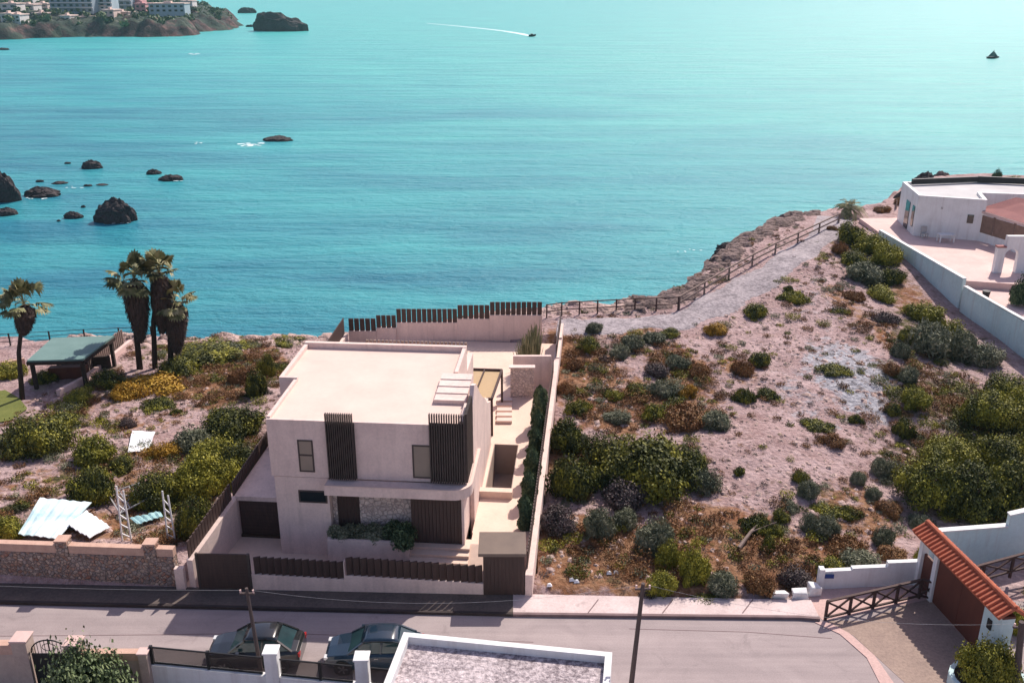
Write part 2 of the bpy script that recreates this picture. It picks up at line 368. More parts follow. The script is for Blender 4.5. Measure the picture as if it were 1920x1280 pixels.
def ground_mat():
    m,n,b=newmat('scrubland_ground'); v=coords(n)
    at=n.nodes.new('ShaderNodeAttribute'); at.attribute_name='zone'; sep=n.nodes.new('ShaderNodeSeparateColor'); n.links.new(at.outputs['Color'],sep.inputs[0])
    big=noise(n,v,.25,4); fine=noise(n,v,3.2,6,.72); peb=voro(n,v,3.5)
    pink=ramp(n,fine,[(.30,(.13,.085,.08)),(.44,(.33,.22,.215)),(.58,(.48,.34,.325)),(.72,(.70,.53,.49))])
    pink=mix(n,.5,pink,ramp(n,noise(n,v,.45,6,.7),[(.35,(.27,.165,.15)),(.48,(.40,.28,.27)),(.62,(.56,.42,.41))]))
    red=ramp(n,fine,[(.32,(.12,.055,.03)),(.5,(.26,.125,.07)),(.66,(.42,.25,.16))])
    red=mix(n,.4,red,ramp(n,noise(n,v,.8,4),[(.35,(.20,.075,.03)),(.62,(.34,.21,.12))]))
    grn=ramp(n,fine,[(.35,(.035,.03,.015)),(.6,(.11,.095,.035)),(.7,(.25,.19,.09))])
    gry=ramp(n,fine,[(.3,(.20,.19,.21)),(.5,(.36,.35,.38)),(.68,(.58,.57,.6))])
    edge=math_(n,'MULTIPLY',math_(n,'SUBTRACT',noise(n,v,1.1,5,.65),.5),1.6)
    def w(i):
        s=math_(n,'ADD',sep.outputs[i],edge); return ramp(n,s,[(.35,(0,0,0)),(.62,(1,1,1))])
    col=mix(n,w(2),pink,gry); col=mix(n,w(0),col,red); col=mix(n,w(1),col,grn)
    # scattered dark tussocks and dead stems in the gravel
    dk=ramp(n,noise(n,v,1.9,4,.65),[(.58,(0,0,0)),(.66,(1,1,1))]); col=mix(n,math_(n,'MULTIPLY',dk,.55),col,(.12,.08,.055))
    n.links.new(col,b.inputs['Base Color']); b.inputs['Roughness'].default_value=.97; b.inputs['Specular IOR Level'].default_value=.15
    h=math_(n,'ADD',fine,math_(n,'MULTIPLY',peb,.4)); bump(n,b,h,.9,.22); return m
M['ground']=ground_mat()
me=npmesh('ground',np.stack([XX,YY,ZZ],-1).reshape(-1,3),faces,'ground')
ca=me.color_attributes.new('zone','FLOAT_COLOR','POINT')
ca.data.foreach_set('color',np.stack([Rm,Gm,Bm,np.ones_like(Rm)],-1).astype(np.float32).ravel())
go=link(bpy.data.objects.new('ground',me)); tag(go,kind='structure')

# ---------------------------------------------------------------- sea
def sea_mat():
    m,n,b=newmat('sea_water'); v=coords(n,(1,1,1))
    big=noise(n,coords(n,(.006,.012,1)),1,4,.55,.6)
    mid=noise(n,coords(n,(.02,.07,1)),1,5,.6,.4)
    sx=n.nodes.new('ShaderNodeSeparateXYZ'); tc=n.nodes.new('ShaderNodeTexCoord'); n.links.new(tc.outputs['Object'],sx.inputs[0])
    # distance haze and sheen painted as lighter, greener water; bluer in near left cove
    dist_tone=math_(n,'ADD',math_(n,'MULTIPLY',sx.outputs['Y'],.0016),math_(n,'MULTIPLY',sx.outputs['X'],.0020)); dist_tone=math_(n,'ADD',dist_tone,math_(n,'MULTIPLY',math_(n,'SUBTRACT',big,.5),.9)); dist_tone=math_(n,'ADD',dist_tone,math_(n,'MULTIPLY',math_(n,'SUBTRACT',mid,.5),.25))
    col=ramp(n,dist_tone,[(.05,(.022,.19,.265)),(.33,(.04,.335,.375)),(.62,(.07,.44,.43)),(1,(.085,.475,.44))])
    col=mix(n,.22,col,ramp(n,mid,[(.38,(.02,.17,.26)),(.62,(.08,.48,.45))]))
    n.links.new(col,b.inputs['Base Color']); b.inputs['Roughness'].default_value=.32; b.inputs['IOR'].default_value=1.33; b.inputs['Specular IOR Level'].default_value=.2
    h1=noise(n,coords(n,(.25,.55,1)),1,6,.65,.3); h2=noise(n,coords(n,(.9,1.8,1)),1,4,.6); h3=noise(n,coords(n,(.02,.11,1)),1,5,.6)
    h=math_(n,'ADD',math_(n,'MULTIPLY',h1,1.0),math_(n,'MULTIPLY',h2,.35)); h=math_(n,'ADD',h,math_(n,'MULTIPLY',h3,3.0))
    bump(n,b,h,1,.8); return m
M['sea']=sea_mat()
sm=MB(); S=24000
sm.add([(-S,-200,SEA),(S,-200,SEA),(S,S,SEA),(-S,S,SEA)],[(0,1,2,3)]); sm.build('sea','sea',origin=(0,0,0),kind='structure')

# ---------------------------------------------------------------- street
def pl(lst,z): return [P(a,b,z)[:2] for a,b in lst]
road=MB(); road.prism([(-60,22),(45,22),(45,34.6),(19.2,37.0),(17,36.7),(0.9,37.2),(-60,40.5)],-.2,0.0); road.build('road','asphalt',origin=(0,0,0),kind='structure')
kerb_px=[(-500,1121),(-100,1126),(460,1139),(970,1151),(1400,1156),(1500,1157)]
kerb_px[-1]=(1538,1160)
M['darkpave']=mk('dark_pavement',(.15,.115,.10),(.09,.072,.066),.8,.95,.4,18,.01,speck=.3)  # left footway has a darker base colour than the slabs further right
def strip(kpx,name,mat,kmat):
    kin=[P(a,b,.13)[:2] for a,b in kpx]; outer=[]
    for k_ in np.linspace(kin[0][0],kin[-1][0],7):
        outer.append((k_,wallline(k_)+.1 if k_<12 else min(wallline(k_)+.1,36.75)))
    sw=MB(); sw.prism([(p[0],p[1]+.16) for p in kin]+outer[::-1],-.1,.13); sw.build(name,mat,origin=(0,0,0),kind='structure')
    kb=MB()
    for i in range(len(kin)-1):
        a,b=kin[i],kin[i+1]; kb.prism([a,b,(b[0],b[1]+.158),(a[0],a[1]+.158)],-.1,.135)
    kb.build('kerb',kmat,origin=(0,0,0),kind='structure')
wallline=lambda X: 37.42+(X+15.45)*(-.0344)
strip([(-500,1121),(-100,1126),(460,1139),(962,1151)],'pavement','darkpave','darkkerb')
strip([(962.2,1151),(1400,1156),(1500,1157),(1538,1160)],'pavement_slabs','sidewalk','kerb')
# slab joints in the pavement: shallow dark grooves built as thin strips of joint filler
jt=MB()
for px in (1110,1250,1400): 
    a=P(px-8,1149,.13); b=P(px+12,1123,.13); jt.bar((a[0],a[1],.134),(b[0],b[1],.134),.05,.008)
jt.build('pavement_joints','kerb',origin=(0,0,0),kind='structure')
seam=MB()
for pts_ in ([(-40,1192),(300,1189),(520,1186),(700,1192),(1000,1203)],[(1180,1178),(1400,1184),(1560,1196)]):
    for a,b in zip(pts_[:-1],pts_[1:]): A=P(*a,.003);B=P(*b,.003); seam.bar((A[0],A[1],.003),(B[0],B[1],.003),.035,.006)
seam.build('tar_seam','kerb',origin=(0,0,0),kind='structure')
# driveway in front of the tiled gate
dv=MB(); dv.prism(pl([(1545,1163),(1620,1162),(1760,1108),(1860,1235),(1830,1300),(1720,1300),(1600,1190)],.02),-.15,.008); dv.build('driveway','driveway',origin=(0,0,0),kind='structure')
db=MB(); e=pl([(1528,1166),(1575,1188),(1625,1232),(1660,1300)],.02); e2=pl([(1550,1164),(1592,1186),(1640,1228),(1690,1300)],.02)
for i in range(3): db.prism([e[i],e[i+1],e2[i+1],e2[i]],-.1,.03)
db.build('driveway_edge','border',origin=(0,0,0),kind='structure')

# ---------------------------------------------------------------- the beige villa
TH=R(4.5); HO=(-11.6,40.4,0,TH)
FZ=1.1   # main floor / terrace level
def LW(u,w_,z=0): return MB(HO).T((u,w_,z))
house=thing('villa','new beige two storey villa with flat roof and dark slat screens in centre','house',LW(0,0,0))
h=MB(HO)
# ground storey: left block, recessed middle, side
h.box(.12,2.75,.02,9.0,0,4.42)
h.box(2.75,9.2,.5,9.0,0,4.42)
h.box(-.75,8.35,9.0,9.54,0,4.44); h.box(-.75,8.35,9.62,12.4,0,6.15)
h.box(8.35,9.45,4.6,10.3,0,4.2)
h.build('wall','stucco',house)
up=MB(HO)
def rnd(u0,u1,w0,w1,r,n=6):
    pts=[(u0,w0)]
    for i in range(n+1):
        t=-PI/2+i*PI/2/n; pts.append((u1-r+r*math.cos(t),w0+r+r*math.sin(t)))
    return pts+[(u1,w1),(u0,w1)]
up.prism([(0,0),(9.35,0),(9.35,4.55),(8.35,5.2),(8.35,9.55),(-.8,9.55),(-.8,4.6),(0,4.6)],4.45,7.35)
up.build('upper_storey','stucco',house)
dk=MB(HO); dk.prism([(.15,.15),(9.15,.15),(9.15,4.5),(8.2,5.15),(8.2,9.35),(-.6,9.35),(-.6,4.8),(.15,4.8)],7.352,7.38); roof=dk.build('roof','deck',house)
pp=MB(HO)  # parapet ring: butted pieces
pp.box(0,9.35,0,.16,7.352,7.47); pp.box(0,.16,.16,4.6,7.352,7.55); pp.box(-.8,.16,4.6,4.8,7.352,7.62); pp.box(-.8,-.6,4.8,9.35,7.352,7.62)
pp.box(-.8,8.35,9.35,9.6,7.352,7.70); pp.box(9.15,9.35,.16,2.2,7.352,7.62); pp.box(8.15,8.35,5.9,9.35,7.352,7.66)
pp.build('parapet','stucco',roof)
st=MB(HO)  # stepped bulkhead on the roof
for i in range(4): st.box(7.6,9.18,2.5+.75*i+(.002*i),2.5+.75*(i+1)-.001,7.382,7.60+.05*i)
st.build('roof_steps','stucco',roof)
sw_=MB(HO) # outside stair wall with a sloping top
pts=[(2.15,7.5),(2.8,8.3),(3.6,8.05),(4.4,7.45),(5.3,6.75),(6.4,6.05),(7.4,5.55),(8.8,4.6),(10.5,3.9)]
for (a,za),(b,zb) in zip(pts[:-1],pts[1:]):
    sw_.prism([(9.36,a),(9.56,a),(9.56,b),(9.36,b)],[0]*4,[za,za,zb,zb])
sw_.build('stair_wall','stucco',house)
sr=MB(HO)
for i in range(12): sr.box(8.36,9.35,5.25+.42*i,5.25+.42*(i+1)-.002,4.2-.5*(i>6),max(4.25,6.6-.255*i))
sr.build('outside_stair','paving',house)
# balcony slab with rounded corner, wrapping round
sb=MB(HO); pts=[(2.76,-.75)]
for i in range(9):
    t=-PI/2+i*PI/2/8; pts.append((9.75-.9+.9*math.cos(t),-.75+.9+.9*math.sin(t)))
pts+=[(9.75,3.6),(9.36,3.6),(9.36,-.005),(2.76,-.005)]
sb.prism(pts,3.93,4.40); sb.build('balcony_slab','stucco',house)
lip=MB(HO)
q=[p for p in pts[:11]]
lip.prism([(a,b) for a,b in q]+[(9.6,3.6)]+[(9.75-.9+.75*math.cos(-PI/2+i*PI/2/8),.15+.75*math.sin(-PI/2+i*PI/2/8)) for i in range(8,-1,-1)]+[(2.76,-.6)],4.402,4.46); lip.build('slab_edge','deck',house)
pw=MB(HO); pw.box(9.21,9.34,-.1,4.59,FZ,3.92); pw.build('side_wall','stucco',house)
# windows
def window(u0,u1,z0,z1,w_,pane,bar=None):
    f=MB(HO); t=.07
    f.box(u0,u0+t,w_-.04,w_-.004,z0,z1); f.box(u1-t,u1,w_-.04,w_-.004,z0,z1); f.box(u0+t,u1-t,w_-.04,w_-.004,z1-t,z1); f.box(u0+t,u1-t,w_-.04,w_-.004,z0,z0+t)
    if bar: f.box(u0+t,u1-t,w_-.04,w_-.004,bar-.04,bar+.04)
    fo=f.build('window','screen',house)
    g=MB(HO); g.box(u0+t,u1-t,w_-.02,w_-.002,z0+t,z1-t); g.build('pane',pane,fo)
window(1.42,2.16,4.75,6.45,0,'blind',5.65)
window(6.92,7.85,4.65,6.4,0,'blind')
window(1.25,2.65,3.05,3.72,.02,'glassdark')
# doors / cladding in the recess
c=MB(HO); c.box(2.78,3.0,.4,.496,FZ,3.92); c.box(4.12,6.72,.4,.496,FZ,3.92); c.build('stone_cladding','stonepanel',house)
d=MB(HO)
for i in range(8): d.box(3.02+.136*i,3.02+.136*i+.12,.42,.495,FZ,3.92)
d.build('door','brownwood',house)
d=MB(HO)
for i in range(14): d.box(6.75+.175*i,6.75+.175*i+.165,-.08,.10 if i==13 else .49,FZ,3.92)
d.build('timber_panel','gatebrown',house,label='dark timber panel closing the right of the ground floor')
def slats(name,u0,u1,w0,w1,z0,z1,n,par,along='u',mat='screen'):
    s=MB(HO)
    if along=='u':
        p=(u1-u0)/n
        for i in range(n): s.box(u0+p*i,u0+p*i+p*.5,w0,w1,z0,z1)
        s.box(u0,u1,w1+.002,w1+.03,z0,z1-.5)
    else:
        p=(w1-w0)/n
        for i in range(n): s.box(u0,u1,w0+p*i,w0+p*i+p*.5,z0,z1)
        s.box(u0-.03,u0-.002,w0,w1,z0,z1-.5)
    return s.build(name,mat,par)
slats('slat_screen',2.88,4.22,-.22,-.06,4.5,7.95,13,house)
slats('slat_screen',7.78,9.5,-.22,-.06,4.52,8.1,15,house)
slats('slat_screen',9.40,9.55,-.05,2.1,4.52,8.1,16,house,'w')
# rear low roof balustrade
s=MB(HO)
for i in range(26): s.box(2.0+.235*i,2.0+.235*i+.15,12.15,12.3,6.15,6.85)
s.build('roof_balustrade','leafR' if False else 'oldwood',house)
# garage wing on the left
g=MB(HO); g.box(-2.5,.1,1.45,6.2,0,2.2); g.box(-2.5,.1,1.3,6.2,2.2,2.45); g.build('garage','stucco',house)
g=MB(HO)
for i in range(10): g.box(-2.38,-.02,1.40,1.445,.1+.205*i,.1+.205*i+.195)
g.build('garage_door','brownwood',house)
# planter + entry steps + terrace
t=MB(HO); t.box(2.76,6.75,-.95,-.8,0,1.62); t.box(2.76,2.9,-.8,.39,0,1.62); t.box(6.6,6.75,-.8,.39,0,1.62); pln=t.build('planter','stucco',house)
t=MB(HO); t.box(2.9,6.6,-.8,.39,0,1.5); t.build('soil','soilpot',pln)
t=MB(HO)
for i in range(6): t.box(6.76,9.61,-2.35+.38*i,-2.35+.38*(i+1) if i<5 else .39,0,.27+.166*i)
t.build('entry_steps','paving',house)
t=MB(HO); t.prism([(9.612,-2.4),(12.5,-2.4),(12.5,.0),(9.612,.0)],[0]*4,[.1,.1,FZ,FZ])
t.build('ramp','paving',house)
tr=MB(HO) # terrace round the pool (pool opening left free)
PU0,PU1,PW0,PW1=9.75,11.2,5.35,10.6
tr.box(9.57,12.6,1.002,PW0,-1.2,FZ); tr.box(9.57,PU0,PW0,PW1,-1.2,FZ); tr.prism([(PU1,PW0),(12.6,PW0),(12.66,PW1),(PU1,PW1)],-1.2,FZ); tr.prism([(8.36,PW1),(12.66,PW1),(13.05,27.2),(8.36,27.2)],-1.2,FZ); tr.box(-.9,8.36,12.41,27.2,-1.2,FZ)
tr.box(9.61,12.6,.001,1.0,-.5,FZ)
terr=tr.build('terrace','paving',kind='structure')
rm=MB(HO); rm.box(PU0,PU1,PW0,PW1,-1.3,-.85); rm.box(PU0,PU1,PW0,PW0+1.3,-.85,-.1); rm.build('pool_floor','poolwall',kind='structure')
y=MB(HO); y.box(-4.0,12.3,-3.35,1.3,-.5,.06); y.build('forecourt','paving',kind='structure')
x=MB(HO); x.box(PU0-.35,PU1+.1,PW0-1.0,PW0-.55,FZ,FZ+.42); x.build('bench','paving',label='low beige rendered bench across the near end of the empty pool',cat='bench',bevel=.01)
# pool lining as a thing of its own
pool=thing('swimming_pool','narrow empty sunken plunge pool beside the beige villa','pool',LW(10.4,8,FZ))
x=MB(HO)
x.box(PU0,PU0+.04,PW0,PW1,-.85,FZ+.01); x.box(PU1-.04,PU1,PW0,PW1,-.85,FZ+.01); x.box(PU0+.04,PU1-.04,PW1-.04,PW1,-.85,FZ+.01); x.box(PU0+.04,PU1-.04,PW0,PW0+.04,-.1,FZ+.01)
x.build('lining','poolwall',pool)

# boundary walls and slat fences
def seg_wall(name,parent,a,b,z0,z1a,z1b,th,mat,off=0):
    a=Vector((a[0],a[1]));b=Vector((b[0],b[1]));d=(b-a).normalized();n=Vector((-d.y,d.x))
    p=[a+n*(off-th/2),b+n*(off-th/2),b+n*(off+th/2),a+n*(off+th/2)]
    m=MB(); m.prism([(q.x,q.y) for q in p],z0,[z1a,z1b,z1b,z1a]); return m.build(name,mat,parent)
def board_run(par,a,b,z0,z1,n,w=.22,th=.05,tilt=0,mat='brownwood',rail=True,name='slats'):
    a=Vector(a);b=Vector(b);m=MB()
    for i in range(n):
        c=a+(b-a)*((i+.5)/n); d=(b-a).normalized(); d=Vector((d.x*math.cos(tilt)-d.y*math.sin(tilt),d.x*math.sin(tilt)+d.y*math.cos(tilt)))
        hw=d*w/2; nn=Vector((-d.y,d.x))*th/2; t=(i+.5)/n
        za=z0[0]*(1-t)+z0[1]*t; zb=z1[0]*(1-t)+z1[1]*t
        m.prism([tuple(c-hw-nn),tuple(c+hw-nn),tuple(c+hw+nn),tuple(c-hw+nn)],za,zb)
    return m.build(name,mat,par)
FL=lambda X: (X,37.42+(X+15.45)*(-.0344))
# left driveway gate
gx0=PY(368,1060,37.4)[0]; gx1=PY(470,1060,37.4)[0]; gxr=PY(906,1060,36.95)[0]
gt=thing('driveway_gate','solid dark brown driveway gate at the left of the villa front','gate',(gx0,37.4,.12))
m=MB(); a=FL(gx0);b=FL(gx1)
for i in range(11): m.prism([(a[0],a[1]),(b[0],b[1]),(b[0],b[1]+.06),(a[0],a[1]+.06)],.16+.172*i,.16+.172*i+.168)
m.build('board_panel','gatebrown',gt); m=MB(); m.box(gx1-.12,gx1,b[1]-.05,b[1]+.1,.13,2.06); m.build('gate_post','screen',gt); m=MB(); m.box(gx0,gx0+.1,a[1]-.04,a[1]+.1,.13,2.06); m.build('gate_post','screen',gt)
# front fence
ff=thing('front_fence','low beige front wall topped with dark tilted boards facing the street','fence',(-5,37.1,.1))
xm=PY(645,1060,37.1)[0]
a,b,c=FL(gx1+.01),FL(xm),FL(gxr)
m=MB(); m.prism([a,b,(b[0],b[1]+.3),(a[0],a[1]+.3)],0,[.98,.80,.80,.98]); m.prism([(b[0]+.002,b[1]),c,(c[0],c[1]+.3),(b[0]+.002,b[1]+.3)],0,[1.02,.72,.72,1.02]); m.build('wall','stucco',ff)
board_run(ff,(a[0]+.15,a[1]+.1),(b[0]-.05,b[1]+.1),(.98,.80),(1.88,1.68),13,.33,.07,R(22))
board_run(ff,(b[0]+.06,b[1]+.1),(c[0]-.05,c[1]+.1),(1.02,.72),(1.95,1.62),19,.33,.07,R(22))
m=MB(); m.box(b[0]-.05,b[0]-.002,b[1]+.02,b[1]+.3,.8,1.7); m.build('divider','stucco',ff)
# gatehouse
x0=gxr; x1=PY(984,1060,36.9)[0]; yy=36.9
gh=thing('entrance_gatehouse','brown boarded entrance porch box with taupe overhanging flat roof','gatehouse',(x0,yy,.1))
m=MB(); 
for i in range(11): 
    dx=(x1-x0)/11; m.box(x0+dx*i,x0+dx*(i+1)-.012,yy,yy+.08,.14,2.28)
m.build('front_panel','gatebrown',gh)
m=MB(); m.box(x0+.03,x1-.03,yy+.082,yy+1.5,.1,2.28); m.build('body','gatebrown',gh)
m=MB(); m.box(x0-.22,x1+.06,yy-.12,yy+1.72,2.28,2.44); m.build('roof','taupe',gh,bevel=.01)
# right boundary
ra=Vector((0.78,36.85)); rb=Vector((3.72,67.2))
rw=thing('side_fence','long beige side wall with dark slats running seaward beside the scrub lot','fence',(ra.x,ra.y,0))
seg_wall('wall',rw,ra,rb,-.6,1.25,2.5,.34,'stucco')
board_run(rw,ra+(rb-ra)*.015+Vector((-.12,0)),ra+(rb-ra)*.72+Vector((-.12,0)),(1.25,2.15),(2.2,3.05),78,.2,.05,R(0))
m=MB(); 
for (t0,t1,zt) in ((.79,.9,3.2),(.9,1.0,3.4)):
    p=ra+(rb-ra)*t0; q=ra+(rb-ra)*t1; m.prism([(p.x-.2,p.y),(p.x+.172,p.y),(q.x+.172,q.y),(q.x-.2,q.y)],1.1,zt-.9+.0)
m.build('raised_wall','stucco',rw)
board_run(rw,ra+(rb-ra)*.79+Vector((-.05,0)),rb+Vector((-.05,0)),(2.35,2.55),(3.25,3.5),26,.22,.06)
# left boundary
la=Vector((-15.0,37.5)); lm=Vector((-14.05,41.8)); lb=Vector((-12.6,67.3))
lw=thing('side_fence','beige side wall with dark slats at the left of the villa drive','fence',(la.x,la.y,0))
seg_wall('wall',lw,la,lm,-.6,1.62,2.35,.3,'stucco')
seg_wall('rear_wall',lw,lm+(lb-lm)*.001,lb,-2.6,2.35,1.6,.3,'stucco')
board_run(lw,la+(lm-la)*.03+Vector((-.1,0)),lm+Vector((-.1,0)),(1.5,2.3),(2.5,3.25),16,.22,.06)
board_run(lw,lm+(lb-lm)*.01+Vector((-.1,0)),lb+Vector((-.1,0)),(2.3,1.6),(3.1,2.9),96,.22,.06)
m=MB(); m.box(-15.72,-15.3,37.32,37.6,.05,1.25); m.build('end_pillar','stucco',lw)
# back fence: stepped
bf=thing('rear_fence','stepped beige rear wall with dark slats between the villa terrace and the sea','fence',(-5,67.3,1))
for (pa,pb,yt,ym) in ((652,704,598,621),(704,742,592,615),(742,857,580,605),(857,918,573,598),(918,1017,567,591)):
    A=PY(pa,yt,67.3); B=PY(pb,yt,67.3); zt=A[2]; zm=PY(pa,ym,67.3)[2]
    m=MB(); m.box(A[0],B[0]-.002,67.3,67.55,-1,zm); m.build('wall','stucco',bf)
    n=max(4,int((B[0]-A[0])/.36)); board_run(bf,(A[0],67.42),(B[0],67.42),(zm,zm),(zt,zt),n,(B[0]-A[0])/n*.86,.06)
# rear garden walls
x=MB(); A=PY(962,700,58.6); B=PY(1033,700,58.6); x.box(A[0],B[0],58.6,58.85,1,3.3); x.build('garden_wall','stucco',label='plain beige garden wall behind the stone block on the villa terrace',cat='wall')
x=MB(); A=PY(957,700,56.8); B=PY(1001,700,56.8); x.box(A[0],B[0],56.8,57.15,1,3.2)
sbk=x.build('stone_block','stonepanel',label='freestanding stone clad wall panel on the villa terrace behind the pergola',cat='wall')
x=MB(); x.box(A[0]-.1,B[0]+.08,56.72,57.2,3.202,3.27); x.build('coping','stucco',sbk)
gs=MB(); 
for i in range(5): gs.box(-.95,.0,52.9+.75*i,52.9+.75*(i+1)-.25,FZ+.02,FZ+.2)
gs.build('stepping_slabs','deck',label='row of pale slabs laid on the terrace right of the pergola',cat='step')
# pergola
pg=thing('pergola','small dark framed pergola with straw coloured panels beside the villa','pergola',(-1.6,53.5,FZ))
A=P(877,692,3.5);B=P(941,694,3.5);C_=P(922,748,3.5);D_=(C_[0]-(B[0]-A[0])-.05,C_[1]+.05,3.5)
m=MB()
for p,q in ((A,B),(B,C_),(C_,D_),(D_,A)): m.bar(p,q,.12,.16)
mid1=tuple((np.array(A)+np.array(B))/2); mid2=tuple((np.array(C_)+np.array(D_))/2); m.bar(mid1,mid2,.08,.12)
m.build('frame','railwood',pg)
M['straw']=mk('straw_panel',(.52,.37,.21),(.40,.28,.16),3,.8,.2,stretch=(1,8,1))
m=MB(); m.prism([A[:2],D_[:2],C_[:2],B[:2]],3.42,3.45); m.build('panel','straw',pg)
for p in (B,C_,A):
    m=MB(); m.box(p[0]-.07,p[0]+.07,p[1]-.07,p[1]+.07,FZ,3.44); m.build('post','railwood',pg)
# ---------------------------------------------------------------- vegetation
def quads(cent,nrm,size,rng,asp=.6,up=None):
    n=len(cent); nrm=nrm/np.maximum(1e-6,np.linalg.norm(nrm,axis=1,keepdims=True))
    r=rng.normal(size=(n,3)) if up is None else up
    a=np.cross(nrm,r); a/=np.maximum(1e-6,np.linalg.norm(a,axis=1,keepdims=True)); b=np.cross(nrm,a)
    s=size.reshape(-1,1); a=a*s*asp; b=b*s
    return np.stack([cent-b,cent-a*.9+b*.1,cent+b,cent+a*.9+b*.1],1).reshape(-1,3)
def leafobj_mesh(name,V,mat,tint,k=4):
    F=np.arange(len(V)).reshape(-1,k); me=npmesh(name,V,F,mat,False)
    at=me.attributes.new('tint','FLOAT','POINT'); at.data.foreach_set('value',np.repeat(tint,k).astype(np.float32)); return me
def shrub_mesh(name,mat,seed,n=5200,lobes=9,leaf=.055,flat=.8,spiky=0,spread=.62,fill=.55):
    """unit shrub: radius about 1, height about flat*1.1, stands on z=0"""
    rng=np.random.RandomState(seed); L=[(0,0,.35*flat,.62,.62,.62*flat)]
    for i in range(lobes):
        a=rng.uniform(0,2*PI); r=spread*math.sqrt(rng.uniform(.1,1))*1.12; s=rng.uniform(.16,.42)
        L.append((r*math.cos(a),r*math.sin(a),rng.uniform(.12,.85-.45*r)*flat,s,s,s*rng.uniform(.7,1)*flat))
    w=np.array([l[3]**2 for l in L]); w/=w.sum(); ks=rng.choice(len(L),n,p=w); L=np.array(L)
    d=rng.normal(size=(n,3)); d/=np.linalg.norm(d,axis=1,keepdims=True)
    rad=fill+(1-fill)*rng.rand(n,1)**.5; rad*=1+.75*(vnoise(d[:,0]*4+ks*7,d[:,1]*4+d[:,2]*3)-.4).reshape(-1,1)
    c=L[ks,:3]+d*L[ks,3:]*rad
    c[:,2]=np.abs(c[:,2]); c+=d*(rng.rand(n,1)**6)*.16; c[:,2]=np.abs(c[:,2])
    nr=d+rng.normal(size=(n,3))*.6+np.array([0,0,.35])
    if spiky: V=quads(c,np.cross(rng.normal(size=(n,3)),d)*.7+d*.7,leaf*(1+rng.rand(n))*1.3,rng,.26,np.cross(d,rng.normal(size=(n,3))))
    else: V=quads(c,nr,leaf*(.6+.8*rng.rand(n)),rng,.62)
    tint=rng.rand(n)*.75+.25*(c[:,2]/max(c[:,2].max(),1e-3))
    # a few stems
    me=leafobj_mesh(name,V,mat,tint); return me
PROTO={}
def proto(kind,size,var):
    k=(kind,size,var)
    if k not in PROTO:
        sd=sum(map(ord,kind))*31+var*7+len(size)
        mat='leaf'+kind
        if size=='big': PROTO[k]=shrub_mesh('shrub_crown',mat,sd,15000,24,.036,.8,0,.68,.6)
        elif size=='mid': PROTO[k]=shrub_mesh('shrub_crown',mat,sd,8000,13,.045,.75,0,.66,.5)
        elif size=='dome': PROTO[k]=shrub_mesh('shrub_crown',mat,sd,8000,9,.042,.8,1,.52,.5)
        elif size=='tuft': PROTO[k]=shrub_mesh('shrub_crown',mat,sd,1300,6,.085,.6,1,.55,.3)
        elif size=='mat': PROTO[k]=shrub_mesh('shrub_crown',mat,sd,6000,16,.045,.4,0,.75,.5)
    return PROTO[k]
rnd_=random.Random(11)
STEM=None
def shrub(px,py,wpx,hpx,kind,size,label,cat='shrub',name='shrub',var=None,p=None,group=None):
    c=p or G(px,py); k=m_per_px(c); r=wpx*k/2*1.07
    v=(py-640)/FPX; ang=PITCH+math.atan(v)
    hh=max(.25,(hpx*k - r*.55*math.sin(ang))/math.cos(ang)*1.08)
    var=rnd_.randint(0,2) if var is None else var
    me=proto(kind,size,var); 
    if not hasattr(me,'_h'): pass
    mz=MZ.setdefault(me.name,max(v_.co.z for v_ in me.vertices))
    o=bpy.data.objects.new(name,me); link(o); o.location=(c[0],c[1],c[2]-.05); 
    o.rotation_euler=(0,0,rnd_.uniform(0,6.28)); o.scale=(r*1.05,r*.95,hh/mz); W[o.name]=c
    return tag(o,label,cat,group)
MZ={}
